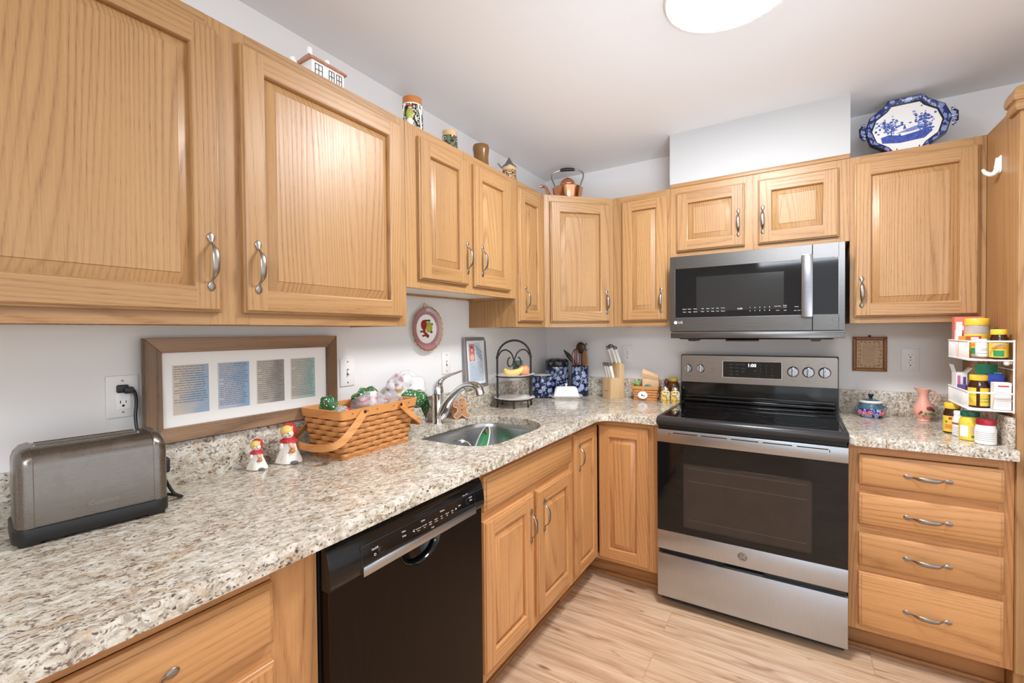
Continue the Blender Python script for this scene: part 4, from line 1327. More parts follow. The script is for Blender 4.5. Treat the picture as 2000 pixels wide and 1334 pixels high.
b.obj('printed_film', t, fix=False)
b = MB(); b.lathe([(0.1, 0.5), (0.45, 0.7), (0.32, 1.2), (0.7, 1.8), (0.5, 1.9), (0.1, 1.4)], 'raffia', (0.2, -0.2), 14); b.obj('tie', t)
b = MB(); lump(b, (0.2, -1.8, 0.4), (1.6, 1.5, 1.1), 'clear_film', 15, 0.3); b.obj('clear_pouch', t)
t = thing('plastic_bag', 'crumpled white and clear plastic bag behind the basket, against the wall', 'plastic bag', (3.6, -59.5, 42.6), 0)
b = MB(); lump(b, (0.1, 0.3, 0.9), (2.5, 4.0, 2.7), 'white_film', 6, 0.34, 8, 40); b.obj('crumpled_film', t)
b = MB(); lump(b, (0.5, -1.6, 1.3), (1.8, 2.2, 2.2), 'pink_film', 7, 0.34, 8, 32); b.obj('printed_panel', t)
b = MB(); lump(b, (0.2, 2.4, -0.4), (2.0, 2.2, 2.0), 'white_film', 17, 0.3, 8, 28); b.obj('gathered_end', t)

# ------------------------------------------------------------------ small things along the left counter
M['glaze_cream'] = mat('cream_glaze', (240, 234, 224), 0.14)
M['glaze_red'] = mat('red_glaze', (190, 52, 58), 0.18)
M['glaze_yellow'] = mat('yellow_hair_glaze', (232, 200, 110), 0.18)
M['glaze_grey'] = mat('grey_shoe_glaze', (104, 106, 108), 0.2)
M['glaze_pink'] = mat('pink_glaze', (216, 108, 120), 0.2)
def figurine(label, loc, rz, k):
    t = thing('figurine', label, 'figurine', loc, rz, 'ceramic girl figurines')
    b = MB(); n = 36
    def ring(r, z, wave, sy=0.8): return [Vector((k * r * (1 + wave * math.cos(5 * a)) * math.cos(a), k * sy * r * (1 + wave * math.cos(5 * a + 1)) * math.sin(a), k * z)) for a in [2 * math.pi * i / n for i in range(n)]]
    b.loft([ring(1.3, 0, .05), ring(1.5, .12, .07), ring(1.42, .5, .06), ring(1.12, 1.2, .04), ring(.85, 1.9, .02), ring(.78, 2.4, 0), ring(.62, 2.8, 0), ring(.3, 3.0, 0)], 'glaze_cream')
    b.obj('dress', t)
    b = MB(); b.ball((k * -.5, k * -.72, k * 2.0), (k * .26, k * .3, k * .55), 'glaze_cream', 12, 8, Euler((.5, .3, 0)).to_matrix()); b.ball((k * .62, k * -.6, k * 2.05), (k * .26, k * .3, k * .5), 'skin_paint', 12, 8, Euler((.5, -.4, 0)).to_matrix()); b.obj('arms', t)
    b = MB(); b.ball((k * .72, k * -.75, k * 1.55), (k * .38, k * .28, k * .25), 'splint', 12, 8); b.tube([(k * .5, k * -.8, k * 1.6), (k * .72, k * -.85, k * 1.95), (k * .95, k * -.8, k * 1.6)], k * .05, 'splint', 6); b.obj('basket', t)
    b = MB(); b.ball((0, k * -.05, k * 3.6), (k * .72, k * .72, k * .78), 'glaze_cream', 20, 14)
    for sx in (-1, 1):
        b.ball((sx * k * .27, k * -.72, k * 3.55), (k * .1, k * .04, k * .07), 'ink', 8, 6); b.ball((sx * k * .4, k * -.63, k * 3.32), (k * .12, k * .05, k * .1), 'glaze_pink', 8, 6)
    b.ball((0, k * -.79, k * 3.42), (k * .06, k * .06, k * .06), 'skin_paint', 8, 6); b.ball((0, k * -.74, k * 3.2), (k * .14, k * .04, k * .05), 'glaze_red', 8, 6)
    b.obj('head', t)
    b = MB(); b.ball((k * -.12, k * -.12, k * 3.85), (k * .78, k * .74, k * .62), 'glaze_yellow', 18, 12, Euler((0.2, -.25, 0)).to_matrix()); b.obj('hair', t)
    b = MB(); b.ball((k * -.04, k * .12, k * 3.75), (k * .86, k * .74, k * .95), 'glaze_red', 20, 14, Euler((-.25, 0, 0)).to_matrix())
    b.loft([ring(.5, 3.0, 0), ring(.95, 2.72, .03, .85), ring(1.0, 2.45, .06, .85), ring(.9, 2.5, .03, .8)], 'glaze_red', cap1=False); b.obj('hood', t)
    b = MB()
    for x, z, r, m in ((.1, 1.0, .16, 'glaze_pink'), (.3, 1.25, .18, 'glaze_pink'), (.4, .95, .12, 'glaze_red'), (-.2, .85, .14, 'glaze_grey'), (-.45, .6, .08, 'ink'), (.0, 1.3, .1, 'glaze_grey')):
        y = -.8 * (1.45 - .33 * z) * math.sqrt(max(.05, 1 - (x / 1.3) ** 2))
        b.ball((k * x, k * y, k * z), (k * r, k * .06, k * r), m, 10, 6)
    b.obj('flower_motif', t)
    b = MB(); b.ball((k * .95, k * -.85, k * .22), (k * .5, k * .36, k * .2), 'glaze_grey', 14, 8); b.obj('shoe', t)
figurine('small ceramic girl figurine in white dress and red hood, nearest the toaster', (2.7, -83.9, 36.0), 38, 0.82)
figurine('taller ceramic girl figurine in white dress and red hood, beside the basket', (3.4, -80.1, 36.0), 34, 1.12)

# gingerbread block by the sink
M['ginger'] = mat('gingerbread_brown', (196, 142, 100), 0.5, var=0.08, vscale=30)
M['icing'] = mat('white_icing_line', (240, 232, 220), 0.5)
M['block_wood'] = oak('small_wood_block', 2, 41.0, light=(178, 126, 78), dark=(124, 80, 46), rings=5)
t = thing('gingerbread_holder', 'gingerbread man shaped wooden holder standing behind the sink', 'gingerbread holder', (4.3, -44.6, 36.0), 40)
half = [(0.0, 4.25), (0.45, 4.15), (0.78, 3.8), (0.82, 3.4), (0.62, 3.05), (0.9, 2.95), (1.45, 3.1), (1.75, 2.85), (1.75, 2.45), (1.4, 2.25), (1.0, 2.15), (0.95, 1.6), (1.15, 1.15), (1.6, 0.75), (1.7, 0.35), (1.4, 0.02), (0.85, 0.02), (0.45, 0.35), (0.0, 0.75)]
gb = half + [(-x, z) for x, z in half[-2:0:-1]]
b = MB(); b.prism(gb, 'y', -0.35, 0.1, 'ginger', 0.06, 2); b.obj('cookie', t)
b = MB(); b.tube([(x * 0.95, -0.37, z * 0.955 + 0.1) for x, z in gb], 0.055, 'icing', 6, closed=True); b.obj('icing_outline', t)
b = MB()
for z in (2.55, 1.75): b.ball((0.0, -0.37, z), (0.13, 0.06, 0.13), 'ink', 10, 6)
for x in (-0.3, 0.3): b.ball((x, -0.37, 3.65), (0.07, 0.05, 0.07), 'ink', 8, 6)
b.obj('buttons', t)
b = MB(); b.box(-2.0, 0.12, 0.0, 0.9, 2.2, 3.1, 'block_wood', 0.12, 2); b.obj('block', t)

# things in the sink
M['leaf_green'] = mat('green_glazed_dish', (54, 130, 84), 0.15)
t = thing('serving_dish', 'green and white oval dish standing in the sink against its back wall', 'dish', (9.3, -44.6, 27.15), rot=(-8, 0, 102))
b = MB(); n = 40
TH = math.radians(30)
def oring(ax, az, y): return [Vector((ax * math.cos(u) * math.cos(TH) - az * math.sin(u) * math.sin(TH), y, 4.05 + ax * math.cos(u) * math.sin(TH) + az * math.sin(u) * math.cos(TH))) for u in [2 * math.pi * i / n for i in range(n)]]
b.loft([oring(5.2, 1.9, -0.5), oring(5.0, 1.72, -0.35), oring(4.0, 1.1, 0.1), oring(0.05, 0.05, 0.18)], 'leaf_green', mats=['white_gloss', 'leaf_green', 'leaf_green'], cap0=False)
b.loft([oring(5.2, 1.9, -0.5), oring(5.0, 1.72, -0.1), oring(4.0, 1.1, 0.42), oring(0.05, 0.05, 0.44)], 'white_gloss', cap0=False)
for q in (-3.9, 4.0): b.ball((q * math.cos(TH), -0.1, 4.05 + q * math.sin(TH)), (0.5, 0.12, 0.5), 'glaze_red', 10, 6)
b.obj('dish', t, fix=False)
t = thing('fork', 'steel fork leaning in the sink with its tines up', 'fork', (9.6, -51.2, 33.6), rot=(0, 0, -58))
b = MB(); b.tube(smooth_path([(0, 5.6, -6.3), (0, 3.0, -2.9), (0, 1.3, -0.7), (0, 0.4, -0.1)], 5), 0.16, 'chrome', 8); b.obj('handle', t)
b = MB(); b.tube([(0, 0.45, -0.1), (0, -0.15, 0.0)], [0.16, 0.42], 'chrome', 8)
for i in range(4):
    o = -0.36 + i * 0.24
    b.tube([(o * 0.9, -0.1, 0.0), (o, -0.8, -0.05), (o, -1.6, 0.25)], [0.09, 0.07, 0.04], 'chrome', 6)
b.obj('tines', t)

# two-tier stand
ST = (5.75, -27.2)
t = thing('tiered_stand', 'black wrought iron two-tier plate stand with scrolled arch', 'plate stand', (ST[0], ST[1], 36.0), 55)
b = MB()
HW = 4.15
arch = [(-HW, 0, 11.2)] + [(-HW * math.cos(math.radians(a)) if False else HW * math.cos(math.radians(180 - a)), 0, 11.2 + 3.9 * math.sin(math.radians(a))) for a in range(12, 169, 12)] + [(HW, 0, 11.2)]
b.tube([(-HW - 0.15, 0, 0.2), (-HW, 0, 0.8)] + [(-HW, 0, z) for z in (2, 6, 10)] + arch + [(HW, 0, z) for z in (10, 6, 2)] + [(HW, 0, 0.8), (HW + 0.15, 0, 0.2)], 0.23, 'iron', 10)
for sx in (-1, 1):
    b.ball((sx * HW, 0, 11.3), (0.32, 0.3, 0.42), 'iron', 10, 8); b.ball((sx * (HW + 0.12), 0, 0.25), 0.27, 'iron', 10, 8)
b.obj('arch_frame', t)
b = MB()
for sx in (-1, 1):
    sp = smooth_path([(sx * HW, 0, 11.2), (sx * 3.2, 0, 12.6), (sx * 2.0, 0, 12.95), (sx * 0.75, 0, 12.2), (sx * 0.12, 0, 10.8), (sx * -0.55, 0, 9.4), (sx * -1.3, 0, 9.2), (sx * -1.65, 0, 10.0), (sx * -1.45, 0, 10.9), (sx * -1.15, 0, 11.15)], 5)
    b.tube(sp, 0.17, 'iron', 8)
    b.ball((sx * -1.1, 0, 11.15), 0.2, 'iron', 8, 6)
b.obj('scrollwork', t)
for z, r in ((7.0, 4.2), (1.75, 4.2)):
    b = MB()
    b.tube([(r * math.cos(math.radians(a)), r * math.sin(math.radians(a)), z) for a in range(0, 360, 10)], 0.13, 'iron', 8, closed=True)
    if z > 5: b.obj('plate_ring', t)
for a in (245, 300, 70, 115):
    x, y = 3.7 * math.cos(math.radians(a)), 3.7 * math.sin(math.radians(a))
    b.tube([(x, y, 1.75), (x * 1.02, y * 1.02, 0.5)], 0.15, 'iron', 8); b.ball((x * 1.03, y * 1.03, 0.26), 0.25, 'iron', 10, 8)
b.obj('plate_ring', t)
for lab, z in (('white plate on the lower tier of the iron stand', 1.62), ('white plate holding fruit on the upper tier of the iron stand', 6.87)):
    b = MB(); b.lathe([(0, 0.02), (2.4, 0.0), (3.0, 0.12), (4.6, 0.5), (4.72, 0.58), (4.6, 0.62), (3.0, 0.26), (2.4, 0.14), (0, 0.13)], 'white_gloss', seg=48)
    b.obj('plate', None, (ST[0], ST[1], 36 + z), label=lab, cat='plate', group='plates on the tiered stand')
M['banana'] = mat('banana_peel', (222, 192, 116), 0.45, var=0.1, vscale=30)
M['peach'] = mat('peach_skin', (226, 148, 104), 0.5, var=0.16, vscale=25)
t = thing('banana', 'yellow banana lying at the front of the upper plate', 'banana', (6.0, -28.2, 43.75), 32)
b = MB()
bp_ = smooth_path([(-1.9, 0, 0.9), (-1.5, -0.1, 0.3), (-0.6, -0.25, -0.1), (0.7, -0.2, 0.1), (1.7, 0.0, 0.6), (2.4, 0.2, 1.25)], 5); br_ = smooth_vals([.36, .72, .82, .8, .6, .28], 5)
b.tube(bp_, br_, 'banana', 10); b.obj('fruit', t)
b = MB(); b.tube([(2.35, .18, 1.2), (2.75, .3, 1.75), (2.95, .35, 2.05)], [.22, .15, .17], 'block_wood', 8); b.obj('stem', t)
t = thing('peach', 'orange peach behind the banana on the upper plate', 'peach', (7.6, -26.0, 44.3), 0)
b = MB(); b.lathe([(0, -1.0), (.6, -1.12), (1.15, -.7), (1.32, 0), (1.2, .6), (.75, 1.0), (.2, 1.02), (0, .9)], 'peach', seg=28); b.obj('fruit', t)
b = MB(); b.tube([(0, 0, .9), (.08, .05, 1.3)], .06, 'block_wood', 6); b.obj('stem', t)
M['dark_green'] = mat('dark_green_card', (70, 92, 82), 0.4, var=0.12, vscale=60)
t = thing('recipe_tin', 'small dark green square tin behind the fruit on the upper plate', 'tin', (4.9, -24.3, 43.3), 38)
b = MB(); b.prism(round_rect(-1.15, 1.15, 0.0, 3.0, 0.3, 4), 'y', -0.3, 0.3, 'dark_green', 0.06, 2); b.obj('body', t)
b = MB(); b.prism(round_rect(-1.18, 1.18, 2.6, 3.05, 0.2, 4), 'y', -0.33, 0.33, 'dark_green', 0.05, 2); b.obj('lid', t)

# blue and white canisters
def floral(name, base=(16, 26, 62), mid=(70, 104, 168), pale=(206, 216, 236), scale=29.0):
    t = NT(name); v = t.coords()
    w = t.vmath('ADD', v, t.vmath('MULTIPLY', t.vmath('SUBTRACT', t.noise(v, 90, 2, color=True), (.5, .5, .5)), (.012, .012, .012)))
    vo = t.voronoi(w, scale, rnd=0.8); d = vo.outputs['Distance']
    fl = t.ramp(d, [(0.0, C(*mid)), (0.06, C(*base)), (0.11, C(*pale)), (0.2, C(*mid)), (0.25, C(*pale)), (0.31, C(*base)), (0.35, C(*pale)), (0.43, C(*mid)), (0.46, C(*base))], 'LINEAR')
    v2 = t.voronoi(w, scale * 3.1, rnd=1.0)
    sp = t.n('SeparateColor'); t.put(sp.inputs[0], v2.outputs['Color'])
    leaf = t.math('MULTIPLY', t.math('SUBTRACT', 1.0, t.step(v2.outputs['Distance'], 0.28, 0.42)), t.step(sp.outputs[0], 0.4, 0.42))
    out = t.step(d, 0.44, 0.48)
    col = t.mix(t.math('MULTIPLY', leaf, out), fl, t.mix(sp.outputs[1], C(*mid), C(*pale)))
    t.set(color=col, rough=0.16)
    return t.m
M['floral'] = floral('blue_floral_glaze')
M['navy'] = mat('dark_navy_glaze', (26, 28, 40), 0.12)
M['dark_floral'] = floral('dark_floral_lid', (20, 20, 26), (40, 42, 54), (120, 122, 130), 30)
t = thing('canister', 'short blue and white floral canister without lid, beside the plate stand', 'canister', (4.1, -11.0, 36.0), 0, 'blue floral canisters')
b = MB(); b.lathe([(0, 0.1), (2.6, 0.0), (2.75, 0.2), (2.78, 5.4), (2.7, 5.75), (2.62, 5.8), (2.5, 5.75), (2.5, 0.4), (0, 0.3)], 'floral', seg=44, mats=['navy', 'navy', 'floral', 'navy', 'white_gloss', 'white_gloss', 'white_gloss', 'white_gloss']); b.obj('jar', t)
t = thing('canister', 'tall blue and white floral canister with dark lid, in the corner', 'canister', (5.3, -4.5, 36.0), 0, 'blue floral canisters')
b = MB(); b.lathe([(0, 0.1), (2.9, 0.0), (3.05, 0.2), (3.1, 7.6), (3.0, 7.85), (0, 7.85)], 'floral', seg=48, mats=['navy', 'navy', 'floral', 'navy', 'navy']); b.obj('jar', t)
b = MB(); b.lathe([(3.05, 7.86), (3.14, 8.0), (3.16, 8.9), (3.05, 9.25), (2.6, 9.6), (0, 9.85)], 'dark_floral', seg=48, mats=['navy', 'dark_floral', 'navy', 'dark_floral', 'dark_floral']); b.obj('lid', t)
t = thing('utensil_crock', 'blue and white floral crock full of cooking utensils', 'utensil crock', (11.6, -3.6, 36.0), 0, 'blue floral canisters')
b = MB(); b.lathe([(0, 0.1), (2.15, 0.0), (2.25, 0.2), (2.25, 7.75), (2.18, 7.9), (2.05, 7.85), (2.05, 0.4), (0, 0.3)], 'floral', seg=44, mats=['navy', 'navy', 'floral', 'navy', 'navy', 'navy', 'navy']); b.obj('jar', t)
M['spoon_brown'] = mat('dark_brown_wood', (64, 44, 30), 0.35)
M['spoon_tan'] = mat('tan_wood', (142, 98, 58), 0.5, var=0.1, vscale=40)
M['nylon'] = mat('black_nylon', (44, 40, 38), 0.4)
M['red_silicone'] = mat('red_silicone', (150, 32, 36), 0.3)
UG = 'utensils in the crock'
UC = Vector((11.6, -3.6, 36.0))
def leaner(foot, top):
    f, tp = Vector(foot), Vector(top); d = (tp - f)
    return f, d
t = thing('spatula', 'black nylon turner leaning left out of the floral crock', 'utensil', UC, 0, UG)
b = MB(); b.tube([(1.3, .4, 0.5), (-1.3, .2, 8.2)], .16, 'nylon', 8); b.obj('handle', t)
b = MB(); b.tube([(-1.3, .2, 8.2), (-2.2, .15, 9.2), (-3.4, .1, 10.6), (-4.7, .05, 12.0)], None or [.16, .5, .62, .12], 'nylon', 8); b.obj('blade', t)
t = thing('whisk', 'red wire whisk standing in the floral crock', 'utensil', UC, 0, UG)
b = MB(); b.tube([(-.2, -.9, .6), (-.6, -.95, 7.4)], .22, 'steel', 8); b.obj('handle', t)
b = MB()
for k in range(7):
    a = math.pi * k / 7
    loop = []
    for u in range(17):
        th = math.pi * u / 8 - math.pi / 2
        r = 1.05 * math.cos(th) if u <= 16 else 0
        loop.append((-.75 + r * math.cos(a), -.95 + r * math.sin(a), 9.9 + 2.5 * math.sin(th)))
    b.tube(loop, .075, 'red_silicone' if k % 3 else 'steel', 6)
b.obj('wires', t)
t = thing('ladle', 'large dark brown ladle at the back of the floral crock', 'utensil', UC, 0, UG)
b = MB(); b.tube([(0, 1.0, .6), (.1, 1.1, 11.6)], .2, 'spoon_brown', 8); b.obj('handle', t)
b = MB(); b.ball((-.1, .9, 12.6), (1.35, .5, 1.55), 'spoon_brown', 20, 12); b.ball((1.0, 1.0, 10.6), (.42, .3, 1.6), 'spoon_brown', 12, 10); b.obj('bowl', t)
t = thing('slotted_spoon', 'steel spoon between ladle and wooden paddle in the floral crock', 'utensil', UC, 0, UG)
b = MB(); b.tube([(.9, .9, .6), (1.4, .8, 11.6)], .13, 'steel', 8); b.obj('handle', t)
b = MB(); b.ball((1.5, .8, 12.8), (.5, .22, 1.05), 'pewter', 16, 10); b.ball((1.05, .9, 12.2), (.45, .25, 1.3), 'spoon_brown', 14, 10); b.obj('bowl', t)
t = thing('wooden_spatula', 'tan wooden paddle at the right of the floral crock', 'utensil', UC, 0, UG)
b = MB(); b.tube([(1.2, -.5, .6), (1.7, -.7, 7.6)], .2, 'spoon_tan', 8); b.obj('handle', t)
b = MB(); b.ball((1.75, -.75, 9.6), (.8, .16, 2.6), 'spoon_tan', 20, 14); b.obj('blade', t)

# butter dish
t = thing('butter_dish', 'white ceramic butter dish with domed lid in front of the canisters', 'butter dish', (10.3, -9.4, 36.0), 28)
b = MB(); rr = lambda x, y, r, z: [Vector((p[0], p[1], z)) for p in round_rect(-x, x, -y, y, r, 5)]
b.loft([rr(3.3, 1.5, .6, 0), rr(3.4, 1.6, .6, .12), rr(4.1, 2.2, .8, .55), rr(4.15, 2.25, .8, .65), rr(4.0, 2.1, .8, .66), rr(3.3, 1.5, .6, .3)], 'white_gloss'); b.obj('tray', t)
b = MB(); b.loft([rr(3.25, 1.45, .5, .45), rr(3.2, 1.45, .5, .8), rr(2.85, 1.3, .6, 2.3), rr(2.6, 1.1, .7, 2.75), rr(2.1, .7, .6, 2.95)], 'white_gloss'); b.obj('lid', t)
b = MB(); b.lathe([(.3, 2.9), (.2, 3.1), (.24, 3.25), (.42, 3.45), (.36, 3.65), (0, 3.72)], 'white_gloss', seg=18); b.obj('knob', t)

# knife block
M['block_light'] = oak('pale_knife_block_wood', 2, 51.0, light=(222, 190, 146), dark=(188, 150, 104), rings=4)
M['knife_white'] = mat('white_knife_handle', (236, 235, 230), 0.3)
t = thing('knife_block', 'pale wooden stepped knife block holding white-handled knives', 'knife block', (20.9, -4.3, 36.0), -32)
b = MB(); b.prism([(-2.0, 0.02), (2.4, 0.02), (2.4, 8.6), (0.9, 9.1), (0.9, 5.2), (-2.0, 5.2)], 'x', -1.65, 1.65, 'block_light', 0.06, 2)
b.text('Farberware', 0, -2.01, 2.0, 0.24, 'ink', depth=0.005); b.obj('block', t)
KN = Matrix.Translation(Vector((20.9, -4.3, 36.0))) @ Matrix.Rotation(math.radians(-32), 4, 'Z')
def knife(label, lx, ly, z, ln, lean, grp):
    p = KN @ Vector((lx, ly, z))
    t = thing('kitchen_knife', label, 'knife', p, rot=(lean, 0, -32)); t['group'] = grp
    b = MB()
    st = [(0, .26, .36), (.4, .36, .46), (1.2, .35, .44), (2.2, .40, .48), (2.9, .42, .52)]
    st = [(z_ * ln / 3.4, a, c) for z_, a, c in st]
    b.loft([[Vector((a * math.cos(2 * math.pi * k / 12), c * math.sin(2 * math.pi * k / 12) - (0.10 * (z_ / ln) ** 2), z_)) for k in range(12)] for z_, a, c in st], 'knife_white'); b.obj('handle', t)
    b = MB(); b.box(-.06, -.3, -.9, .06, .3, 0.02, 'steel'); b.obj('blade', t)
    b = MB(); zt = st[-1][0]; b.loft([[Vector((s_ * .42 * math.cos(2 * math.pi * k / 12), s_ * .52 * math.sin(2 * math.pi * k / 12) - .12 - o, zt + h)) for k in range(12)] for h, s_, o in ((-.02, 1.0, 0), (.35, 1.02, .06), (.7, .85, .2), (.85, .4, .3))], 'pewter'); b.obj('cap', t)
low = ('left', 'middle', 'right')
for i in range(3):
    knife('short white-handled steak knife, %s of the low front row' % low[i], -1.15 + i * 1.0, -0.5, 5.22, 3.8, 15, 'steak knives in the block')
for i, (x, l) in enumerate(((-1.15, 'leftmost in the tall back row'), (-.4, 'second from left in the tall back row'), (.4, 'third from left in the tall back row'), (1.15, 'rightmost in the tall back row'))):
    knife('long white-handled knife, ' + l, x * 1.05 - .15, 1.2 + (0.3 if i % 2 else 0), 8.9, 4.5 + (.5 if i in (1, 2) else 0), 19, 'large knives in the block')

# small tag basket with tea and a paper bag
M['kraft'] = mat('tan_kraft_paper', (214, 176, 136), 0.7, var=0.06, vscale=30, bump=0.3, bscale=70)
t = thing('basket', 'small woven basket with a white oval tag beside the range', 'basket', (29.1, -3.3, 36.0), 3)
b = MB(); basket_weave(b, 5.6, 2.9, 3.0, 0.3, 5, 0.9, 0.05, 'splint', 0.1, 0.35); b.obj('weave', t, fix=False, sharp=50)
b = MB(); b.loft([rr(3.15, 1.8, .4, 2.75), rr(3.22, 1.87, .4, 2.8), rr(3.28, 1.93, .4, 3.5), rr(3.1, 1.75, .4, 3.52), rr(3.0, 1.66, .4, 2.75)], 'splint_rim'); b.obj('rim', t)
b = MB(); b.T = Matrix.Translation((-.45, -1.86, 1.35)) @ Matrix.Rotation(math.radians(86), 4, 'X')
b.lathe([(1.0, 0), (1.1, .04), (1.08, .12), (.95, .16), (.7, .13), (0, .13)], 'white_gloss', seg=32, sx=1.08, sy=0.82)
b.ball((-.15, 0, .14), (.22, .25, .03), 'glaze_grey', 10, 6); b.ball((.3, -.12, .14), (.18, .16, .03), 'glaze_grey', 10, 6)
b.T = Matrix(); b.tube([(-.8, -1.95, 2.0), (-.45, -2.0, 2.9), (-.1, -1.95, 2.0)], .06, 'white_plastic', 6); b.obj('tag', t)
t = thing('paper_bag', 'folded tan paper bag standing in the small basket', 'paper bag', (30.2, -3.2, 38.4), 5)
b = MB(); b.loft([rr(1.9, .75, .1, -1.6), rr(1.95, .8, .1, 1.4), rr(1.95, .6, .1, 2.4), rr(1.85, .3, .1, 3.3)], 'kraft'); b.obj('bag', t)
b = MB(); b.loft([[Vector((-2.1, -.55, 3.3)), Vector((1.9, -.6, 2.5)), Vector((1.9, -.2, 2.6)), Vector((-2.1, -.1, 3.5))], [Vector((-2.0, -.75, 4.3)), Vector((1.95, -.8, 3.2)), Vector((1.95, -.2, 3.4)), Vector((-2.0, -.1, 4.6))], [Vector((-1.8, -.3, 5.2)), Vector((1.7, -.3, 3.8)), Vector((1.7, -.1, 3.85)), Vector((-1.8, -.05, 5.3))]], 'kraft'); b.obj('folded_top', t)
M['lime'] = mat('lime_green_wrapper', (120, 178, 92), 0.3, var=0.2, vscale=70)
M['teal'] = mat('teal_packet', (70, 140, 124), 0.4, var=0.3, vscale=90)
t = thing('sweet', 'lime green wrapped sweet in the small basket', 'sweet', (27.0, -3.6, 39.4)); b = MB(); lump(b, (0, 0, .5), (.75, .6, .7), 'lime', 21, .25); b.obj('wrapper', t)
t = thing('tea_packet', 'teal and white tea packet in front of the paper bag', 'packet', (29.9, -4.6, 39.2)); b = MB(); lump(b, (0, 0, .3), (.8, .25, .5), 'teal', 22, .2); b.obj('packet', t)

# sunflower shakers and oil jar by the range
def sunflower(name):
    t = NT(name); v = t.coords(); vo = t.voronoi(t.mapping(v, (1, 1, 1), loc=(.013, .004, .008)), 32, rnd=.75); d = vo.outputs['Distance']
    d2 = t.math('ADD', d, t.math('MULTIPLY', t.math('SUBTRACT', t.noise(v, 160, 2), .5), .12))
    t.set(color=t.ramp(d2, [(0.0, C(60, 30, 14)), (.16, C(84, 44, 18)), (.2, C(226, 168, 60)), (.46, C(232, 186, 84)), (.52, C(70, 80, 40)), (.7, C(206, 196, 160))]), rough=.15)
    return t.m
M['sunflower'] = sunflower('sunflower_print_glass')
for i, (x, y, lab) in enumerate(((34.05, -4.9, 'sunflower painted glass shaker nearest the small basket'), (36.2, -4.6, 'sunflower painted glass shaker nearest the range'))):
    t = thing('shaker', lab, 'shaker', (x, y, 36.0), 15, 'sunflower shakers')
    b = MB(); b.loft([rr(.98, .98, .15, 0.02), rr(1.04, 1.04, .18, .15), rr(1.04, 1.04, .18, 2.5), rr(.75, .75, .3, 2.95)], 'sunflower'); b.obj('jar', t)
    b = MB(); b.lathe([(.72, 2.95), (.78, 3.0), (.78, 3.5), (.6, 3.75), (0, 3.85)], 'chrome', seg=24); b.obj('lid', t)
M['amber'] = mat('amber_oil_glass', (110, 66, 30), .08, var=.25, vscale=40)
M['yellow_lid'] = mat('yellow_plastic_lid', (226, 190, 60), .35)
t = thing('oil_jar', 'amber glass jar with yellow lid behind the sunflower shakers', 'jar', (35.3, -2.2, 36.0))
b = MB(); b.lathe([(0, .02), (1.2, .02), (1.3, .2), (1.3, 4.0), (1.0, 4.7), (.8, 4.9), (0, 4.9)], 'amber', seg=28); b.obj('jar', t)
b = MB(); b.lathe([(.92, 4.85), (.95, 4.95), (.92, 5.6), (.7, 5.75), (0, 5.8)], 'yellow_lid', seg=28); b.obj('lid', t)
t = thing('pepper_mill', 'dark reddish brown wooden mill top leaning between basket and jar', 'mill', (33.3, -2.4, 36.0), rot=(0, 5, 0)); b = MB(); b.lathe([(0, .02), (.6, .02), (.62, .3), (.4, 1.8), (.5, 3.4), (.3, 3.7), (.55, 4.5), (.35, 5.3), (0, 5.4)], mat('reddish_wood', (110, 62, 44), .35), seg=20); b.obj('mill', t)

# ------------------------------------------------------------------ right counter
M['polish'] = floral('polish_pottery_glaze', (30, 50, 140), (90, 110, 190), (220, 226, 240), 30)
M['polish_band'] = mat('blue_green_band_glaze', (74, 104, 122), .15, var=.35, vscale=90)
t = thing('sugar_bowl', 'lidded blue pottery bowl with pink flowers on the right counter', 'bowl', (72.5, -4.4, 36.0), 12)
b = MB(); b.lathe([(0, .02), (1.5, .0), (1.75, .15), (2.1, .8), (2.05, 1.7), (1.8, 2.2), (1.75, 2.75), (1.85, 2.85), (0, 2.85)], 'polish', seg=40, mats=['polish', 'polish', 'polish', 'polish', 'polish_band', 'polish_band', 'white_gloss', 'white_gloss'])
b.obj('bowl', t)
b = MB()
for a, z in ((225, .9), (250, 1.0), (300, .9), (322, 1.05), (200, 1.0), (345, 1.0)):
    x, y = math.cos(math.radians(a)), math.sin(math.radians(a))
    for p in range(6):
        q = 2 * math.pi * p / 6
        b.ball((2.06 * x - .27 * math.cos(q) * y, 2.06 * y + .27 * math.cos(q) * x, z + .27 * math.sin(q)), (.2, .2, .2), 'rose', 8, 6)
    b.ball((2.16 * x, 2.16 * y, z), .19, 'glaze_red', 8, 6); b.ball((2.25 * x, 2.25 * y, z), .12, 'glaze_cream', 8, 6)
b.obj('flower_motif', t)
b = MB(); b.lathe([(1.72, 2.86), (1.78, 2.98), (1.5, 3.2), (.8, 3.42), (.3, 3.5), (.22, 3.8), (.45, 4.15), (.42, 4.4), (0, 4.45)], 'polish_band', seg=36, mats=['white_gloss', 'white_gloss', 'polish_band', 'polish_band', 'navy', 'navy', 'navy', 'navy']); b.obj('lid', t)
for sx in (-1, 1):
    b = MB(); b.tube([(sx * 1.95, 0, 1.2), (sx * 2.45, 0, 1.4), (sx * 2.5, 0, 1.85), (sx * 1.9, 0, 2.1)], .14, 'polish_band', 8); b.obj('handle', t)

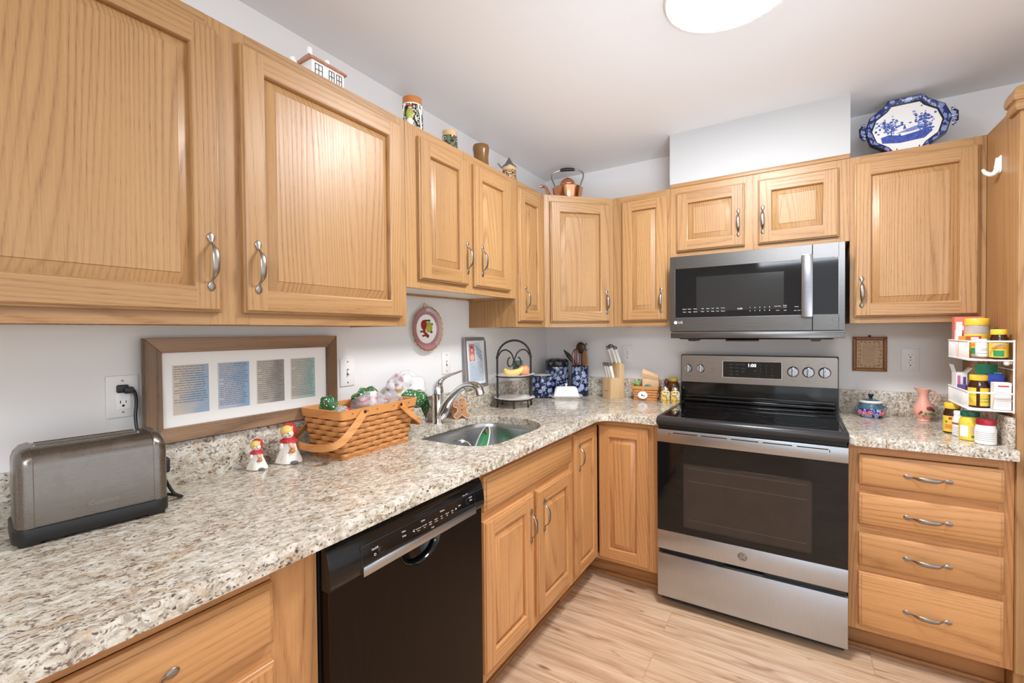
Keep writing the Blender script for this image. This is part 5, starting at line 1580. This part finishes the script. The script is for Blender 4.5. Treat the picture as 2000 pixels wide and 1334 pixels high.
M['pink'] = mat('matte_pink_glaze', (236, 170, 150), .35)
t = thing('pitcher', 'pink pottery pitcher with a painted tulip on the right counter', 'pitcher', (80.1, -4.6, 36.0), 10)
b = MB(); n = 36
def pr(r, z, spout=0.0, zl=0.0): return [Vector((r * math.cos(2 * math.pi * i / n) - spout * max(0, math.cos(2 * math.pi * i / n - math.pi)) ** 4, r * math.sin(2 * math.pi * i / n) * (1 - .25 * spout), z + zl * max(0, math.cos(2 * math.pi * i / n - math.pi)) ** 3)) for i in range(n)]
b.loft([pr(.95, 0), pr(1.02, .12), pr(.9, .35), pr(1.05, .6), pr(1.42, 1.4), pr(1.48, 2.0), pr(1.3, 2.7), pr(.92, 3.5), pr(.68, 4.3), pr(.66, 4.8), pr(.8, 5.4, .25, .1), pr(1.0, 5.85, .55, .2), pr(.92, 5.85, .5, .2), pr(.6, 4.8), pr(.5, 4.2)], 'pink'); b.obj('body', t)
b = MB(); b.tube(smooth_path([(.72, 0, 5.3), (1.25, 0, 5.55), (1.75, 0, 5.2), (1.8, 0, 4.5), (1.5, 0, 3.8), (1.15, 0, 3.1)], 5), .14, 'pink', 8); b.obj('handle', t)
M['plum'] = mat('plum_paint', (120, 56, 62), .4)
M['leafy'] = mat('leaf_green_paint', (74, 130, 70), .4)
b = MB()
def onp(a, z, r): x, y = math.cos(math.radians(a)), math.sin(math.radians(a)); return (r * x, r * y, z)
for a, z, r, s_, m in ((285, 2.45, 1.38, (.45, .2, .4), 'plum'), (305, 2.2, 1.38, (.4, .25, .3), 'plum'), (318, 2.0, 1.4, (.25, .25, .2), 'ink'), (290, 1.55, 1.46, (.42, .15, .22), 'leafy'), (310, 1.4, 1.44, (.4, .2, .16), 'leafy'), (262, 1.5, 1.46, (.2, .1, .2), 'leafy'), (238, 1.75, 1.46, (.24, .16, .2), 'plum'), (228, 1.45, 1.44, (.22, .2, .14), 'plum'), (250, 1.1, 1.3, (.22, .14, .12), 'leafy'), (300, 2.75, 1.26, (.35, .25, .1), 'raffia')):
    p = onp(a, z, r)
    b.ball(p, (s_[0], s_[0] * .6, s_[2]), m, 10, 8)
b.obj('tulip_motif', t)

# white wire rack on the tall cabinet's side
RX0, RX1, RY0, RY1 = 81.6, 86.2, -24.0, -13.0
t = thing('wire_rack', 'white two-tier wire rack hung on the tall cabinet side', 'rack', (86.2, -18.5, 40.9))
b = MB(); b.T = Matrix.Translation((-86.2, 18.5, -40.9))
for y in (RY0, RY1): b.tube([(86.12, y, 40.9), (86.12, y, 51.2)], .12, 'white_wire', 8)
for z in (42.6, 47.0): b.tube([(86.14, RY0, z), (86.14, RY1, z)], .08, 'white_wire', 6)
b.ball((85.6, -23.2, 47.9), .36, 'white_wire', 12, 8); b.tube([(85.6, -23.2, 47.9), (86.1, -23.2, 47.9)], .14, 'white_wire', 8)
b.obj('uprights', t)
for zb, zt in ((48.3, 51.0), (41.1, 43.6)):
    b = MB(); b.T = Matrix.Translation((-86.2, 18.5, -40.9))
    for z, r in ((zb, .11), (zt, .13)):
        b.tube([(86.1, RY1, z), (RX0 + .5, RY1, z), (RX0, RY1 - .5, z), (RX0, RY0 + .5, z), (RX0 + .5, RY0, z), (86.1, RY0, z)], r, 'white_wire', 8)
    y = RY1 - .5
    while y > RY0 + .3:
        b.tube([(RX0, y, zt), (RX0, y, zb), (86.1, y, zb)], .055, 'white_wire', 5); y -= .36
    for x in (82.8, 84.2): b.tube([(x, RY0, zb - .08), (x, RY1, zb - .08)], .07, 'white_wire', 6)
    b.obj('shelf_basket', t)

M['amber_dark'] = mat('dark_amber_bottle', (58, 32, 14), .08)
M['label_yellow'] = mat('yellow_label', (234, 200, 70), .45, var=.05)
M['label_orange'] = mat('orange_label', (226, 140, 60), .45)
M['label_green'] = mat('green_label', (44, 140, 84), .45)
M['label_blue'] = mat('blue_label', (40, 66, 170), .4)
M['cap_yellow'] = mat('yellow_ribbed_cap', (240, 196, 60), .35)
M['cap_green'] = mat('dark_green_cap', (18, 96, 74), .35)
M['cap_red'] = mat('dark_red_cap', (176, 36, 56), .35)
M['bottle_yellow'] = mat('yellow_plastic_bottle', (236, 206, 70), .35)
M['bottle_white'] = mat('white_plastic_bottle', (242, 242, 240), .3)
M['salmon'] = mat('salmon_box_card', (240, 124, 108), .5)
M['brown_band'] = mat('brown_band_print', (150, 100, 66), .5)
M['purple'] = mat('purple_card', (104, 82, 140), .5)
M['pinkp'] = mat('pink_print', (206, 116, 160), .5)
M['green_card'] = mat('sea_green_card', (40, 140, 104), .5)
M['cyan_card'] = mat('cyan_card', (96, 196, 214), .5)
t_ = NT('clear_jar_glass'); t_.set(color=C(216, 214, 206), alpha=.55, rough=.05); M['jar_clear'] = t_.m


def bottle(label, loc, r, h, body, cap, capr, caph, lab=None, labz=(0.15, 0.72), group='vitamin bottles', seg=32, neck=0.8, extras=(), cat='bottle', name='vitamin_bottle', labm2=None, face=255):
    """round bottle: shoulder, ribbed cap, wrapped label; extras are small patches (angle, width deg, z0, z1, material)"""
    t = thing(name, label, cat, loc, 0, group)
    hs = h - caph
    b = MB(); b.lathe([(0, .02), (r * .9, .02), (r, .12), (r, hs * .74), (r * .97, hs * .82), (r * neck, hs * .96), (r * neck, hs), (0, hs)], body, seg=seg); b.obj('bottle', t)
    b = MB(); rings = []
    for rr_, z in ((capr * .98, hs - .05), (capr, hs + .05), (capr, h - .12), (capr * .94, h)):
        rings.append([Vector((rr_ * (1 + .012 * (k % 2)) * math.cos(2 * math.pi * k / 60), rr_ * (1 + .012 * (k % 2)) * math.sin(2 * math.pi * k / 60), z)) for k in range(60)])
    b.loft(rings, cap); b.obj('cap', t)
    def patch(b, a0, a1, z0, z1, m, off):
        rg = [[Vector(((r + off) * math.cos(math.radians(a0 + (a1 - a0) * k / 16)), (r + off) * math.sin(math.radians(a0 + (a1 - a0) * k / 16)), z)) for k in range(17)] for z in (z0, z1)]
        b.loft(rg, m, closed=False, cap0=False, cap1=False)
    if lab:
        b = MB()
        patch(b, face - 125, face + 125, hs * labz[0], hs * labz[1], lab, .015)
        for (a, w, z0, z1, m) in extras: patch(b, face + a - w / 2, face + a + w / 2, hs * z0, hs * z1, m, .026)
        b.obj('label', t, fix=False)
    return t


VB = 'bottles on the counter under the rack'
bottle('dark amber bottle with yellow cap and yellow label, nearest the pitcher', (81.75, -14.9, 36), 1.1, 4.85, 'amber_dark', 'cap_yellow', .98, .85, 'label_yellow', (.06, .70), VB, neck=.8, extras=((0, 90, .18, .36, 'label_orange'), (10, 60, .56, .65, 'red_ink'), (-35, 16, .42, .5, 'leafy')))
bottle('white bottle with brown band, half hidden behind the yellow bottle', (82.1, -17.3, 36), .85, 3.9, 'bottle_white', 'bottle_white', .7, .6, 'paper', (.06, .8), VB, extras=((0, 200, .55, .64, 'brown_band'),) + tuple((0, 120, .14 + .09 * k, .155 + .09 * k, 'grey_ink') for k in range(4)))
bottle('yellow bottle with dark green cap on the counter', (82.6, -20.1, 36), 1.2, 4.3, 'bottle_yellow', 'cap_green', 1.05, .65, 'bottle_yellow', (.1, .72), VB, neck=.78, extras=((-32, 50, .16, .62, 'paper'), (30, 50, .3, .6, 'raffia'), (30, 42, .14, .24, 'leafy'), (58, 8, .32, .5, 'ink')))
bottle('short white jar with dark red lid at the counter front', (83.75, -22.3, 36), 1.15, 3.6, 'bottle_white', 'cap_red', 1.02, .8, 'paper', (.12, .72), VB, neck=.9, extras=((88, 24, .2, .62, 'cap_red'),) + tuple((-5, 110, .22 + .1 * k, .235 + .1 * k, 'grey_ink') for k in range(5)))
UZ, LZ = 48.42, 41.22
UB = 'things on the upper rack shelf'
bottle('big clear jar with yellow lid and yellow label on the upper rack shelf', (83.9, -17.6, UZ), 1.42, 6.0, 'jar_clear', 'cap_yellow', 1.38, 1.0, 'label_yellow', (.1, .72), UB, neck=.92, extras=((-10, 60, .5, .66, 'red_ink'), (-14, 46, .53, .63, 'paper'), (10, 90, .34, .44, 'label_orange'), (-18, 55, .12, .3, 'label_green')), name='jar', cat='jar')
bottle('white bottle with brown foot in front of the big jar on the upper shelf', (83.6, -21.2, UZ), .72, 2.9, 'bottle_white', 'bottle_white', .6, .5, 'paper', (.14, .95), UB, neck=.85, extras=((0, 200, .02, .12, 'brown_band'), (0, 90, .32, .34, 'label_blue'), (15, 60, .5, .52, 'ink_soft'), (15, 60, .6, .62, 'ink_soft')))
bottle('brown bottle with yellow cap at the near end of the upper rack shelf', (84.95, -22.6, UZ), .98, 4.3, 'amber_dark', 'cap_yellow', .85, .7, 'label_yellow', (.08, .66), UB, neck=.82, extras=((0, 64, .12, .36, 'label_green'), (0, 90, .42, .48, 'label_orange'), (0, 80, .52, .62, 'raffia')))
LB = 'things on the lower rack shelf'
bottle('amber bottle with yellow lid and two yellow labels on the lower rack shelf', (83.35, -20.9, LZ), 1.2, 4.75, 'amber_dark', 'cap_yellow', 1.02, .75, 'amber_dark', (.06, .72), LB, neck=.82, extras=((-42, 62, .06, .72, 'label_yellow'), (38, 62, .06, .72, 'label_yellow'), (-40, 60, .44, .48, 'label_green'), (38, 60, .2, .24, 'leafy'), (38, 60, .3, .34, 'leafy')))


def carton(label, loc, rz, w, d, h, m, group, prints=(), name='carton', cat='box', flaps=None, rot=None):
    t = thing(name, label, cat, loc, rz, group, rot=rot)
    b = MB(); b.box(-w / 2, -d / 2, 0.01, w / 2, d / 2, h, m, .015, 1); b.obj('box', t)
    if prints:
        b = MB()
        for (x0, x1, z0, z1, pm) in prints: b.box(x0, -d / 2 - .012, z0, x1, -d / 2, z1, pm)
        b.obj('printing', t)
    if flaps:
        b = MB()
        b.loft([[Vector((-w / 2, -d / 2, h)), Vector((-w / 2, d / 2, h)), Vector((-w / 2 + .02, d / 2, h)), Vector((-w / 2 + .02, -d / 2, h))], [Vector((-w / 2 - .35, -d / 2, h + 1.3)), Vector((-w / 2 - .35, d / 2, h + 1.3)), Vector((-w / 2 - .33, d / 2, h + 1.3)), Vector((-w / 2 - .33, -d / 2, h + 1.3))]], flaps)
        b.loft([[Vector((w / 2, -d / 2, h)), Vector((w / 2, d / 2, h)), Vector((w / 2 - .02, d / 2, h)), Vector((w / 2 - .02, -d / 2, h))], [Vector((w / 2 + .6, -d / 2, h + .8)), Vector((w / 2 + .6, d / 2, h + .8)), Vector((w / 2 + .58, d / 2, h + .8)), Vector((w / 2 + .58, -d / 2, h + .8))]], flaps)
        b.obj('flap', t)
    return t


carton('salmon pink and white tea box at the back of the upper rack shelf', (83.6, -14.3, UZ), 0, 3.3, 1.6, 6.3, 'salmon', UB, ((-1.65, .0, .0, 2.6, 'paper'), (-1.2, -.6, 4.2, 4.9, 'paper'), (.5, 1.5, 4.6, 5.7, 'paper'), (1.0, 1.4, 4.8, 5.6, 'label_blue'), (.0, 1.65, .0, 3.2, 'paper')), name='tea_box')
carton('white carton with grey print at the back corner of the upper shelf', (82.15, -16.0, UZ), 82, 2.0, .7, 4.2, 'paper', UB, ((-.8, .8, .5, 2.5, 'grey_ink'),), flaps='paper')
carton('small orange box tucked beside the big jar on the upper shelf', (82.35, -18.6, UZ), 40, 1.2, 1.0, 3.3, 'label_orange', UB, ((-.4, .4, 1.2, 2.2, 'label_yellow'),))
carton('white medicine carton with open flaps on the lower rack shelf', (82.55, -15.0, LZ), 0, 1.3, 2.4, 4.6, 'paper', LB, ((-.5, -.15, .8, 4.2, 'pinkp'), (.15, .5, 1.0, 4.0, 'purple')), flaps='paper', name='medicine_carton')
carton('purple packet beside the amber bottle on the lower rack shelf', (82.6, -17.9, LZ), 20, 1.2, 1.6, 2.9, 'purple', LB, ((-.5, .5, 1.2, 2.2, 'paper'),), name='packet', cat='packet')
carton('white box with red print at the near end of the lower rack shelf', (85.15, -22.8, LZ), 0, 1.75, 1.5, 3.9, 'paper', LB, ((-.5, .6, 3.3, 3.5, 'red_ink'), (-.6, .6, .6, .63, 'grey_ink'), (-.6, .6, .9, .93, 'grey_ink'), (-.6, .6, 1.2, 1.23, 'grey_ink'), (-.6, .6, 1.5, 1.53, 'grey_ink'), (-.6, .4, 2.5, 2.53, 'grey_ink')), name='medicine_carton')
carton('bright blue box behind the white box on the lower rack shelf', (85.0, -20.9, LZ), 0, 1.7, 1.2, 4.9, 'label_blue', LB)
carton('tall sea green card folder at the back of the lower rack shelf', (84.7, -18.6, LZ), -6, 2.4, .3, 6.2, 'green_card', LB, name='card_folder', cat='card')
carton('cyan card standing behind the blue box on the lower rack shelf', (85.6, -19.8, LZ), 0, .8, .3, 5.1, 'cyan_card', LB, name='card_folder', cat='card')

# white hook stuck on the tall cabinet
t = thing('wall_hook', 'white adhesive plastic hook on the tall cabinet side', 'hook', (86.3, -17.6, 76.2), -90)
b = MB(); b.prism(round_rect(-.55, .75, 0, 2.6, .4, 5), 'y', -.16, -.01, 'white_plastic', .05, 2); b.obj('backplate', t)
b = MB(); pth = smooth_path([(.1, -.3, 2.3), (.1, -.35, 1.2), (.1, -.5, .3), (.1, -1.0, -.05), (.1, -1.6, .3), (.1, -1.95, .9)], 5)
b.tube(pth, smooth_vals([.26, .34, .36, .34, .28, .18], 5), 'white_plastic', 10); b.obj('hook_arm', t)

# ------------------------------------------------------------------ on top of the cabinets
M['roof'] = mat('terracotta_glaze', (182, 124, 92), .25, var=.12, vscale=60)
t = thing('teapot', 'white ceramic cottage teapot with terracotta roof on the wide wall cabinet', 'teapot', (6.6, -76.7, 84.0), 90); t.scale = (1, 1, 0.94)
b = MB(); b.box(-2.45, -1.7, 0, 2.45, 1.7, 4.3, 'white_gloss', .15, 2); b.obj('walls', t)
b = MB(); b.loft([[Vector((x, y, z)) for x, y in ((-2.7, -1.95), (2.7, -1.95), (2.7, 1.95), (-2.7, 1.95))] for z in (4.2, 4.45)] + [[Vector((x, y, 5.75)) for x, y in ((-1.9, -.3), (1.9, -.3), (1.9, .3), (-1.9, .3))]], 'roof'); b.obj('roof', t)
for x, h in ((-1.6, 6.75), (1.0, 6.3)):
    b = MB(); b.lathe([(.42, 5.0), (.42, h - .3), (.34, h - .1), (0, h)], 'white_gloss', (x, 0), 16); b.obj('chimney', t)
b = MB(); b.tube(smooth_path([(-2.3, 0, 1.0), (-3.2, 0, 1.8), (-3.7, 0, 3.0), (-4.1, 0, 4.0)], 4), smooth_vals([.7, .6, .5, .42], 4), 'white_gloss', 12); b.obj('spout', t)
b = MB(); b.tube(smooth_path([(2.4, 0, 3.6), (3.3, 0, 3.5), (3.6, 0, 2.4), (3.2, 0, 1.2), (2.4, 0, .8)], 4), .28, 'white_gloss', 10); b.obj('handle', t)
b = MB()
for x in (-1.45, .45, 1.6):
    w = .55 if x < 0 else .42
    for a, c in ((-w, -w + .08), (-.04, .04), (w - .08, w)): b.box(x + a, -1.74, 2.3, x + c, -1.68, 3.85, 'ink')
    for z in (2.3, 3.05, 3.78): b.box(x - w, -1.74, z, x + w, -1.68, z + .08, 'ink')
b.obj('windows', t)

def scene_glaze(name, base, alt, third, scale=40):
    t = NT(name); v = t.coords(); n_ = t.noise(v, scale, 2, .5)
    t.set(color=t.ramp(n_, [(.36, C(*base)), (.44, C(*alt)), (.52, C(*base)), (.58, C(*third)), (.66, C(*alt))], 'CONSTANT'), rough=.25); return t.m
M['stein_dark'] = scene_glaze('painted_stein_relief', (40, 28, 28), (200, 196, 184), (116, 142, 112))
M['stein_green'] = scene_glaze('painted_green_stein_relief', (96, 112, 82), (60, 36, 36), (206, 190, 170), 50)
M['stein_tan'] = scene_glaze('painted_tan_stein_relief', (176, 142, 104), (52, 44, 48), (206, 184, 150), 55)
M['stein_brown'] = mat('brown_saltglaze', (120, 84, 40), .2, var=.15, vscale=30)
M['terracotta'] = mat('terracotta_band', (186, 116, 60), .35)
M['tan_band'] = mat('tan_band', (206, 170, 124), .35)
def stein(label, loc, rz, prof, mats, hz, lid=False):
    t = thing('beer_stein', label, 'stein', loc, rz, 'beer steins on the wall cabinets')
    b = MB(); b.lathe(prof, mats[0], seg=40, mats=mats); b.obj('mug', t)
    r = prof[2][0]
    b = MB(); b.tube(smooth_path([(0, r * .9, hz), (0, r + .9, hz - .2), (0, r + 1.15, hz * .6), (0, r + .8, hz * .28), (0, r * .95, hz * .2)], 5), .24, mats[0] if isinstance(mats[0], str) else mats[2], 10); b.obj('handle', t)
    if lid:
        top = max(p[1] for p in prof)
        b = MB(); b.lathe([(1.5, top), (1.55, top + .15), (1.35, top + .35), (.9, top + .8), (.45, top + 1.5), (.15, top + 2.0), (0, top + 2.25)], 'pewter', seg=32); b.tube([(0, 1.5, top), (-.5, 2.0, top + .5), (-.9, 2.3, top + 1.1), (-1.1, 2.35, top + 1.4)], .13, 'pewter', 8); b.obj('lid', t)
    return t
t = stein('tall stein with terracotta rim and painted figure, first on the left', (8.3, -61.4, 84), 40, [(0, .02), (1.9, 0), (1.95, .3), (1.78, .6), (1.62, 5.0), (1.55, 5.2), (1.52, 6.3), (1.35, 6.3), (1.35, 3), (0, 3)], ['stein_dark', 'stein_dark', 'stein_dark', 'stein_dark', 'glaze_cream', 'terracotta', 'terracotta', 'terracotta', 'terracotta'], 5.4)
b = MB()
for z, r, m, s_ in ((4.5, 1.66, 'glaze_red', (.32, .25, .3)), (4.25, 1.66, 'skin_paint', (.28, .2, .26)), (3.2, 1.72, 'apple_green', (.6, .28, 1.0)), (2.0, 1.78, 'glaze_cream', (.5, .25, .7))):
    a = math.radians(262); b.ball((r * math.cos(a), r * math.sin(a), z), s_, m, 12, 8)
for a0 in (215, 320):
    a = math.radians(a0); b.tube([(1.85 * math.cos(a), 1.85 * math.sin(a), .8), (1.76 * math.cos(a), 1.76 * math.sin(a), 3.2), (1.68 * math.cos(a + .25), 1.68 * math.sin(a + .25), 4.9)], .13, 'glaze_cream', 6)
    b.tube([(1.76 * math.cos(a), 1.76 * math.sin(a), 3.2), (1.68 * math.cos(a - .25), 1.68 * math.sin(a - .25), 4.9)], .11, 'glaze_cream', 6)
b.obj('relief_figure', t)
stein('small stein with tan rim and green relief, second from the left', (8.3, -52.2, 84), 60, [(0, .02), (1.5, 0), (1.55, .3), (1.45, .6), (1.34, 3.6), (1.3, 3.7), (1.3, 4.5), (1.15, 4.5), (1.15, 2), (0, 2)], ['stein_green', 'stein_green', 'stein_green', 'stein_green', 'tan_band', 'tan_band', 'tan_band', 'tan_band', 'tan_band'], 4.0)
stein('plain brown glazed stein, third from the left', (8.3, -42.8, 84), 20, [(0, .02), (1.7, 0), (1.72, .3), (1.5, 1.2), (1.42, 3.0), (1.55, 4.2), (1.62, 4.8), (1.5, 5.3), (1.35, 5.25), (1.3, 2), (0, 2)], ['stein_brown'] * 10, 4.6)
stein('stein with pointed pewter lid, nearest the corner', (8.3, -32.6, 84), 75, [(0, .02), (1.7, 0), (1.75, .3), (1.62, 1.0), (1.5, 3.4), (1.45, 3.5), (1.48, 4.1), (1.4, 4.15), (0, 4.15)], ['stein_tan', 'stein_tan', 'stein_tan', 'stein_tan', 'tan_band', 'tan_band', 'tan_band', 'tan_band'], 3.6, True)

t = thing('kettle', 'polished copper kettle with black grip on the corner cabinet', 'kettle', (11.4, -10.0, 84.0), 206)
b = MB(); b.lathe([(0, .02), (2.85, 0), (2.95, .15), (3.9, 4.9), (3.8, 5.05), (2.2, 5.4), (1.95, 5.55), (1.95, 5.9)], 'copper', seg=56); b.obj('body', t)
b = MB(); b.lathe([(1.98, 5.88), (2.02, 6.05), (1.9, 6.2), (1.7, 6.8), (1.2, 7.35), (.5, 7.65), (.15, 7.7), (.12, 7.9), (.2, 8.05), (0, 8.2)], 'copper', seg=40); b.obj('lid', t)
b = MB(); b.tube(smooth_path([(3.2, 0, 1.6), (4.3, 0, 2.6), (4.9, 0, 4.2), (5.5, 0, 5.5), (6.3, 0, 6.0), (6.9, 0, 5.85)], 5), smooth_vals([.75, .6, .46, .38, .34, .34], 5), 'copper', 14); b.obj('spout', t)
b = MB()
for sx in (-1, 1):
    if sx > 0: b.tube(smooth_path([(q * 3.0, 0, 5.2) if k == 0 else p for q in (-1,) for k, p in enumerate([(-3.0, 0, 5.2), (-3.5, 0, 6.6), (-3.95, 0, 7.8), (-3.8, 0, 8.9), (-2.9, 0, 9.45), (-1.75, 0, 9.72), (0, 0, 9.88), (1.75, 0, 9.72), (2.9, 0, 9.45), (3.8, 0, 8.9), (3.95, 0, 7.8), (3.5, 0, 6.6), (3.0, 0, 5.2)])], 5), .18, 'nickel', 8)
    b.ball((sx * 1.85, 0, 9.7), (.22, .3, .3), 'chrome', 10, 8)
b.obj('bail', t)
b = MB(); b.tube([(-1.75, 0, 9.75), (-1.2, 0, 9.85), (0, 0, 9.9), (1.2, 0, 9.85), (1.75, 0, 9.75)], [.32, .42, .45, .42, .32], 'black_matt', 14); b.obj('grip', t)

# blue and white platter
M['platter_blue'] = floral('platter_rim_glaze', (34, 48, 110), (64, 84, 160), (176, 188, 226), 34)
M['transfer_blue'] = mat('blue_transfer_print', (70, 90, 168), .2, var=.35, vscale=90)
M['transfer_pale'] = mat('pale_blue_transfer_print', (134, 150, 204), .2, var=.25, vscale=70)
t = thing('platter', 'blue and white octagonal platter with handles propped above the right cabinet', 'platter', (77.1, -8.2, 84.05), rot=(-12, 0, 0)); t.scale = (0.95, 1, 1.13)
def octo(k, y, dz=0.0):
    base = [(-6.5, 4.6), (-5.6, 6.6), (-3.2, 8.5), (-2.7, 9.3), (2.7, 10.05), (5.5, 8.4), (6.5, 6.0), (5.7, 3.2), (3.6, .75), (1.0, .35), (-3.0, .05), (-5.5, 2.2)]
    base = [(-6.35, 5.0), (-5.5, 7.3), (-3.3, 8.8), (-2.6, 9.75), (2.6, 9.75), (3.3, 8.8), (5.5, 7.3), (6.35, 5.0), (5.5, 2.5), (3.3, 1.0), (2.6, .05), (-2.6, .05), (-3.3, 1.0), (-5.5, 2.5)]
    return [Vector((x * k, y, 4.9 + (z - 4.9) * k + dz)) for x, z in base]
def octi(k, y): return [Vector((x * k, y, 4.9 + (z - 4.9) * k)) for x, z in [(-6.3, 4.9), (-5.9, 6.3), (-4.7, 8.0), (-2.8, 9.4), (2.8, 9.4), (4.7, 8.0), (5.9, 6.3), (6.3, 4.9), (5.9, 3.5), (4.7, 1.8), (2.8, .4), (-2.8, .4), (-4.7, 1.8), (-5.9, 3.5)]]
b = MB(); b.loft([octo(1.0, .25), octo(1.0, -.5), octo(.97, -.62), octo(.84, -.28), octo(.80, -.05), octo(.78, 0)], 'platter_blue', mats=['navy', 'navy', 'platter_blue', 'navy', 'white_gloss', 'white_gloss'], cap0=True, cap1=True)
b.obj('dish', t)
for sx in (-1, 1):
    b = MB()
    for k in range(5): b.tube([(sx * 6.2, -.45, 3.7 + k * .6), (sx * (7.0 - .1 * abs(k - 2)), -.6, 3.75 + k * .6)], .2, 'platter_blue', 8)
    b.tube([(sx * 6.3, -.4, 3.5), (sx * 7.0, -.5, 4.2), (sx * 7.05, -.5, 5.6), (sx * 6.3, -.4, 6.4)], .16, 'navy', 8); b.obj('handle', t)
b = MB()
rng = random.Random(11)
for cx, cz, n_, sx, sz in ((-2.4, 5.0, 90, 1.8, 1.6), (2.6, 5.2, 80, 1.4, 2.0)):
    for k in range(n_):
        b.ball((cx + rng.gauss(0, .5) * sx, -.02, cz + rng.gauss(0, .5) * sz + .3), (rng.uniform(.1, .3), .02, rng.uniform(.08, .24)), rng.choice(('transfer_blue', 'transfer_blue', 'transfer_pale')), 8, 4)
b.prism([(-3.6, 2.6), (-1, 2.2), (2.5, 2.4), (3.7, 3.4), (3.4, 4.2), (1.5, 3.7), (-.6, 3.4), (-2.6, 3.9), (-3.8, 3.6)], 'y', -.035, -.0, 'transfer_blue')
b.prism([(-1.6, 3.9), (0, 4.4), (1.2, 4.7), (2.4, 4.9), (2.6, 4.2), (.6, 3.9)], 'y', -.03, 0, 'transfer_pale'); b.prism([(-.5, 4.5), (-.2, 5.4), (0, 4.5)], 'y', -.03, 0, 'transfer_blue')
for x in (-2.3, 2.5): b.tube([(x, -.03, 3.2), (x + .2, -.03, 5.0)], .1, 'transfer_blue', 5)
b.obj('landscape_motif', t)
b = MB(); b.tube([(-1.6, -.75, .0), (-1.6, -.8, .9), (-1.6, .5, .02), (-1.6, 2.8, .6), (-1.6, .6, 4.5)], .07, 'iron', 6); b.tube([(1.6, -.75, .0), (1.6, -.8, .9), (1.6, .5, .02), (1.6, 2.8, .6), (1.6, .6, 4.5)], .07, 'iron', 6); b.tube([(-1.6, .6, 4.5), (1.6, .6, 4.5)], .07, 'iron', 6); b.obj('easel', t)

# white folding closet doors and wall on the far side of the room, behind the camera
b = MB(); b.box(-4, -172, 0, 17, -168, CEIL, 'wall'); b.box(56, -172, 0, 64, -168, CEIL, 'wall'); b.box(17, -172, 82, 56, -168, CEIL, 'wall'); b.obj('wall_rear', kind='structure')
b = MB()
for i in range(3):
    x0 = 17.2 + i * 13.0
    b.box(x0, -169.6, .4, x0 + 12.7, -168.3, 81.6, 'white_plastic', .1, 1)
    for z0, z1 in ((6, 36), (42, 76)): b.prism(round_rect(x0 + 2.2, x0 + 10.5, z0, z1, .2, 2), 'y', -168.3, -168.1, 'white_plastic', .08, 1)
b.obj('door_1', kind='structure')
